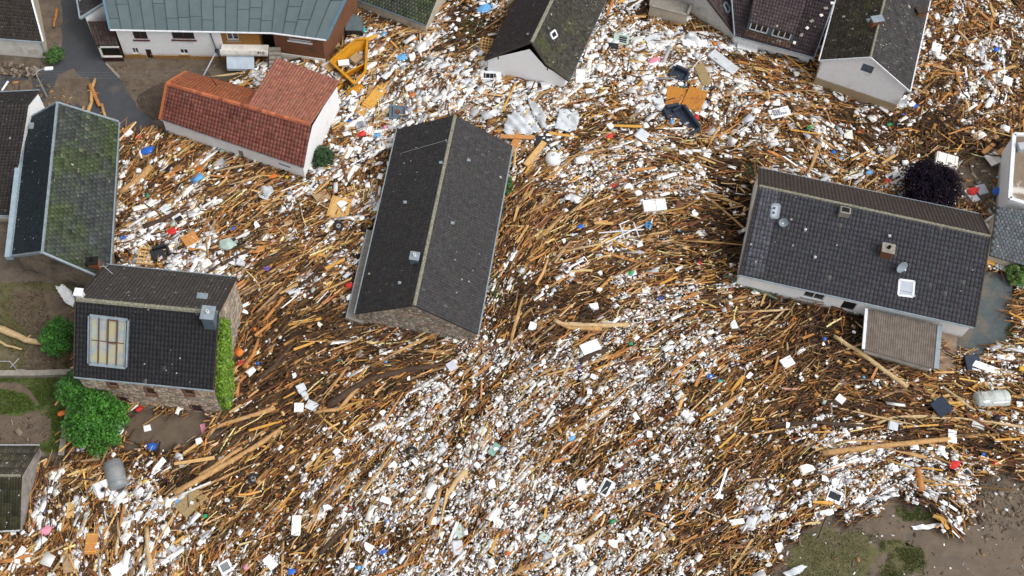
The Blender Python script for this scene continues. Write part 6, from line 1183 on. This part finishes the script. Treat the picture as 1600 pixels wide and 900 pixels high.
for pts, r0, r1, lab, m_ in (([(-10, 511), (20, 522), (40, 531), (66, 536)], .3, .2, 'thick orange peeled trunk lying across the muddy garden', 'log_pale'), ([(-6, 530), (10, 540), (34, 546)], .12, .07, 'thin pale branch below the orange trunk in the garden', 'log_pale'), ([(149, 123), (143, 140), (143, 160), (137, 176)], .13, .17, 'crooked orange branch lying on the road', 'log_tan'), ([(140, 132), (147, 146), (156, 166)], .2, .16, 'dark brown trunk beside the crooked branch on the road', 'log_orange'), ([(159, 163), (165, 184)], .13, .13, 'short orange trunk at the road beside the slate roof', 'log_tan'), ([(89, 14), (87, 28), (84, 42)], .14, .1, 'orange branch on the verge of the road at the top left', 'log_orange'), ([(127, 178), (131, 166)], .1, .08, 'short stub of orange wood beside the slate roof ridge', 'log_tan')):
    log(pts, r0, r1, lab, M[m_], z=.25, group='branches outside the debris')
# ------------------------------------------------------------------ street lamps, cables, garden walls
lp = empty('street_lamp', at(73, 151), 'grey street lamp with a white head leaning over the road at the left', 'street lamp'); b0 = at(73, 151); tp = at(56, 115, 3.6)
MB().tube([b0, (b0 + tp) / 2, tp], [.07, .06, .05], 8).build('post', M['steel'], lp); hd = at(76, 107, 3.9); MB().tube([tp, at(60, 110, 3.8), at(70, 107, 3.9)], [.045, .04, .04], 6).build('arm', M['steel'], lp); MB().box(hd, (.75, .36, .16), .1, .06).build('lamp_head', M['whitetrim'], lp)
lp = empty('street_lamp', at(318, 121), 'white lamp pole with a dark head between the white house and the red roof', 'street lamp'); b0 = at(316, 122); tp = at(338, 80, 2.6); MB().tube([b0, tp], [.07, .05], 8).build('post', M['whitetrim'], lp); MB().box(tp + [.05, 0, .05], (.35, .45, .2), .3, .07).build('lamp_head', M['black'], lp)
cb = empty('power_cable', at(200, 118, 4), 'three thin overhead cables crossing the road at the upper left', 'cable')
for k in range(3): a_, e_ = at(60, 111 + k * 4, 3.9), at(340, 108 + k * 5, 4.2); MB().tube([a_ + (e_ - a_) * t - [0, 0, 1.2 * t * (1 - t)] for t in np.linspace(0, 1, 9)], [.012] * 9, 4).build('cable', M['zinc_dark'], cb)
def lowwall(pts, label, h=.5, w=.35, m=None):
    W = [at(x, y) for x, y in pts]; c = sum(W) / len(W); o = empty('garden_wall', c, label, 'wall'); mb = MB(); cp = MB()
    for a, b in zip(W[:-1], W[1:]): bar(mb, a + [0, 0, h / 2 - .1], b + [0, 0, h / 2 - .1], w, h); bar(cp, a + [0, 0, h + .0], b + [0, 0, h + .0], w + .1, .08)
    mb.build('wall_body', m or M['concrete'], o); cp.build('coping', M['concrete'], o)
lowwall([(-60, 587), (60, 587), (114, 585)], 'long grey garden wall between the mud garden and the lawn'); lowwall([(111, 640), (106, 668), (98, 715)], 'short garden wall right of the lawn, next to the large green tree')
gp = item('garden_pipe', (20, 570), 'twisted white wire frame on the mud above the garden wall', 'wire frame', 10, .25)
MB().tube([(-1, .5, 0), (-.2, .3, .1), (.3, -.5, .1), (.9, -.6, 0)], [.03] * 4, 5).build('wire', M['steel'], gp); MB().tube([(-.2, -.2, 0), (.5, .4, .1)], [.03] * 2, 5).build('wire', M['steel'], gp)
for px, l, w, a, lab in (((8, 134), 20, 3, 58, 'white plank lying on the road at the left edge'), ((16, 155), 12, 5, 12, 'pale plank at the edge of the left road'), ((230, 669), 11, 9, 15, 'white card on the stone house yard'), ((318, 672), 8, 18, 15, 'pinkish board at the corner of the stone house yard')): board(px, l, w, a, lab, M['appl'] if a != 15 or w == 9 else M['pink'], .06, lift=.1)

# ------------------------------------------------------------------ loose planks, logs and white boards: the largest few hundred, each an object of its own
LAND = [((650, 340), 'the barn'), ((380, 190), 'the red house'), ((110, 300), 'the slate house'), ((230, 520), 'the stone house'), ((850, 70), 'the gabled house'), ((1350, 110), 'the flood line wall'), ((1350, 400), 'the long house'), ((1410, 530), 'the garage'), ((181, 743), 'the grey tank'), ((1549, 624), 'the pale tank'), ((1453, 290), 'the purple tree'), ((545, 96), 'the yellow skip'), ((1400, 840), 'the lower right mud'), ((30, 770), 'the mossy shed'), ((990, 362), 'the white metal frame'), ((922, 543), 'the centre insulation board'), ((926, 508), 'the thick split trunk'), ((700, 770), 'the weathered driftwood'), ((946, 763), 'the tilted dishwasher'), ((463, 822), 'the tall narrow fridge'), ((1380, 697), 'the long thick trunk'), ((1070, 150), 'the orange particle board'), ((355, 722), 'the lower left trunks'), ((820, 188), 'the crumpled tarpaulin'), ((1200, 40), 'the dormer house'), ((1029, 758), 'the dark hollow')]
LW = np.array([l[0] for l in LAND], float)
def where(px):
    d = LW - np.array(px)[None]; k = int(np.argmin(np.hypot(*d.T))); dx, dy = -d[k]
    side = ('right of' if dx > 0 else 'left of') if abs(dx) > 2 * abs(dy) else ('below' if dy > 0 else 'above') if abs(dy) > 2 * abs(dx) else (('below right of' if dx > 0 else 'below left of') if dy > 0 else ('above right of' if dx > 0 else 'above left of'))
    return side + ' ' + LAND[k][1]
def photo_px(P): d = np.asarray(P) - _C; z = d @ _F; return CX + FPX * d[0] / z, CY - FPX * (d @ _U) / z
def plank_mesh(name, m, seed, kind):
    r = random.Random(seed); mb = MB()
    if kind == 'plank': mb.box((0, 0, 0), (1, 1, 1), 0, .04); mb.v = [(x + .0, y * (1 + .25 * math.sin(3 * x + seed)), z) for x, y, z in mb.v]
    elif kind == 'log': mb.tube([(-.5, 0, 0), (-.25, r.uniform(-.6, .6), .1), (0, r.uniform(-1, 1), .2), (.25, r.uniform(-.8, .8), .1), (.5, r.uniform(-.3, .3), 0)], [.55, .5, .48, .42, .3], 8)
    else:
        j = lambda: r.uniform(-.09, .09); pts = [(-.5 + j(), -.5 + j()), (.5 + j(), -.5 + j()), (.5 + j(), .5 + j()), (-.5 + j(), .5 + j())]
        if r.random() < .6: pts[2:3] = [(.5, .1 + j()), (.1 + j(), .5)]
        mb.slab([(x, y, .5 + r.uniform(-.1, .1)) for x, y in pts], 1.0)
    o = mb.build(name, m); me = o.data; bpy.data.objects.remove(o)
    if kind == 'log': me.polygons.foreach_set('use_smooth', [True] * len(me.polygons))
    return me
def loose(name, cat, n, kind, mats, lens, wid, thick, group, rng, z=(.42, .62), spread=.22, wsel=False, taken=[]):
    P = scatter(n * 14, rng); px = np.array([photo_px((p[0], p[1], .4)) for p in P]); ok = (px[:, 0] > -10) & (px[:, 0] < 1610) & (px[:, 1] > -10) & (px[:, 1] < 910); P, px = P[ok], px[ok]; fl = flow(P); k = 0; meshes = [(plank_mesh(name, M[m], 10 * i + s, kind), t) for i, (m, t, _) in enumerate(mats) for s in range(2)]; wts = [w for _, _, w in mats for s in range(2)]
    for i in range(len(P)):
        if k >= n: break
        if wsel and rng.random() > fl[i, 2] ** 1.2 * 1.3: continue
        L = float(np.clip(math.exp(rng.normal(math.log(lens), .4)), lens * .5, lens * 2.4)) * (.6 + .4 * fl[i, 3]); 
        if any((P[i, 0] - q[0]) ** 2 + (P[i, 1] - q[1]) ** 2 < .35 for q in taken): continue
        taken.append(P[i]); W = wid * math.exp(rng.normal(0, .3)); T = thick * math.exp(rng.normal(0, .2)); 
        if kind == 'board': W = L * rng.uniform(.55, .95)
        a = fl[i, 0] + rng.normal(0, spread + .9 * (1 - fl[i, 1]) ** 1.5) if kind != 'board' else rng.uniform(0, 6.28)
        me, tone = meshes[rng.choice(len(meshes), p=np.array(wts) / sum(wts))]; o = bpy.data.objects.new(name, me); COL.objects.link(o); o.location = (P[i, 0], P[i, 1], bed(P[i]) + rng.uniform(*z)); o.scale = (L, W, T); o.rotation_euler = (rng.normal(0, .12), rng.normal(0, .06), a)
        size = 'long' if L > lens * 1.25 else 'short' if L < lens * .8 else 'medium'
        if kind == 'board': size = 'large' if L > lens * 1.2 else 'small' if L < lens * .8 else 'medium'
        q = photo_px(o.location); e = photo_px((o.location[0] + math.cos(a), o.location[1] + math.sin(a), o.location[2])); t = math.degrees(math.atan2(-(e[1] - q[1]), e[0] - q[0])) % 180
        pose = 'level' if t < 15 or t > 165 else 'rising right' if t < 75 else 'upright' if t < 105 else 'rising left'
        tag(o, f'{size} {tone} {cat} {pose}, {where(q)}' if kind != 'board' else f'{size} {tone} {cat} {where(q)}', cat, group); k += 1
LR = np.random.default_rng(55)
loose('plank', 'plank', 260, 'plank', (('pine', 'pale tan', 3), ('cabinet', 'orange', 3), ('yellowwood', 'yellowish', 2), ('cardboard', 'dull brown', 1.5), ('rust', 'dark red brown', 1)), 1.9, .14, .06, 'loose planks in the debris', LR)
loose('log', 'log', 210, 'log', (('log_tan', 'tan', 3), ('log_dark', 'dark brown', 3), ('log_orange', 'orange brown', 2), ('log_pale', 'pale', 1.5)), 2.3, .15, .15, 'loose logs in the debris', LR, (.3, .5), .14)
loose('foam_block', 'foam block', 200, 'board', (('appl', 'white', 5), ('sheet', 'grey white', 2), ('cream', 'cream', 1)), .42, .4, .12, 'loose foam blocks in the debris', LR, (.48, .64), wsel=True)

# names that several loose pieces would share: tell them apart by how far from their landmark they lie
from collections import defaultdict
def sep():
    by = defaultdict(list)
    for o in COL.objects:
        if o.parent is None and 'label' in o: by[o['label']].append(o)
    for lab, os_ in by.items():
        if len(os_) < 2: continue
        lk = [l for l in LAND if lab.endswith(l[1])]
        if not lk: continue
        c = np.array(lk[-1][0]); os_.sort(key=lambda o: float(np.hypot(*(np.array(photo_px(o.location)) - c))))
        words = ['nearest', 'farthest'] if len(os_) == 2 else ['nearest', 'middle', 'farthest'] if len(os_) == 3 else ['nearest', 'second nearest', 'third nearest', 'fourth nearest', 'fifth nearest', 'sixth nearest'][:len(os_)]
        for o, w_ in zip(os_, words): o['label'] = w_ + ' ' + lab
sep()
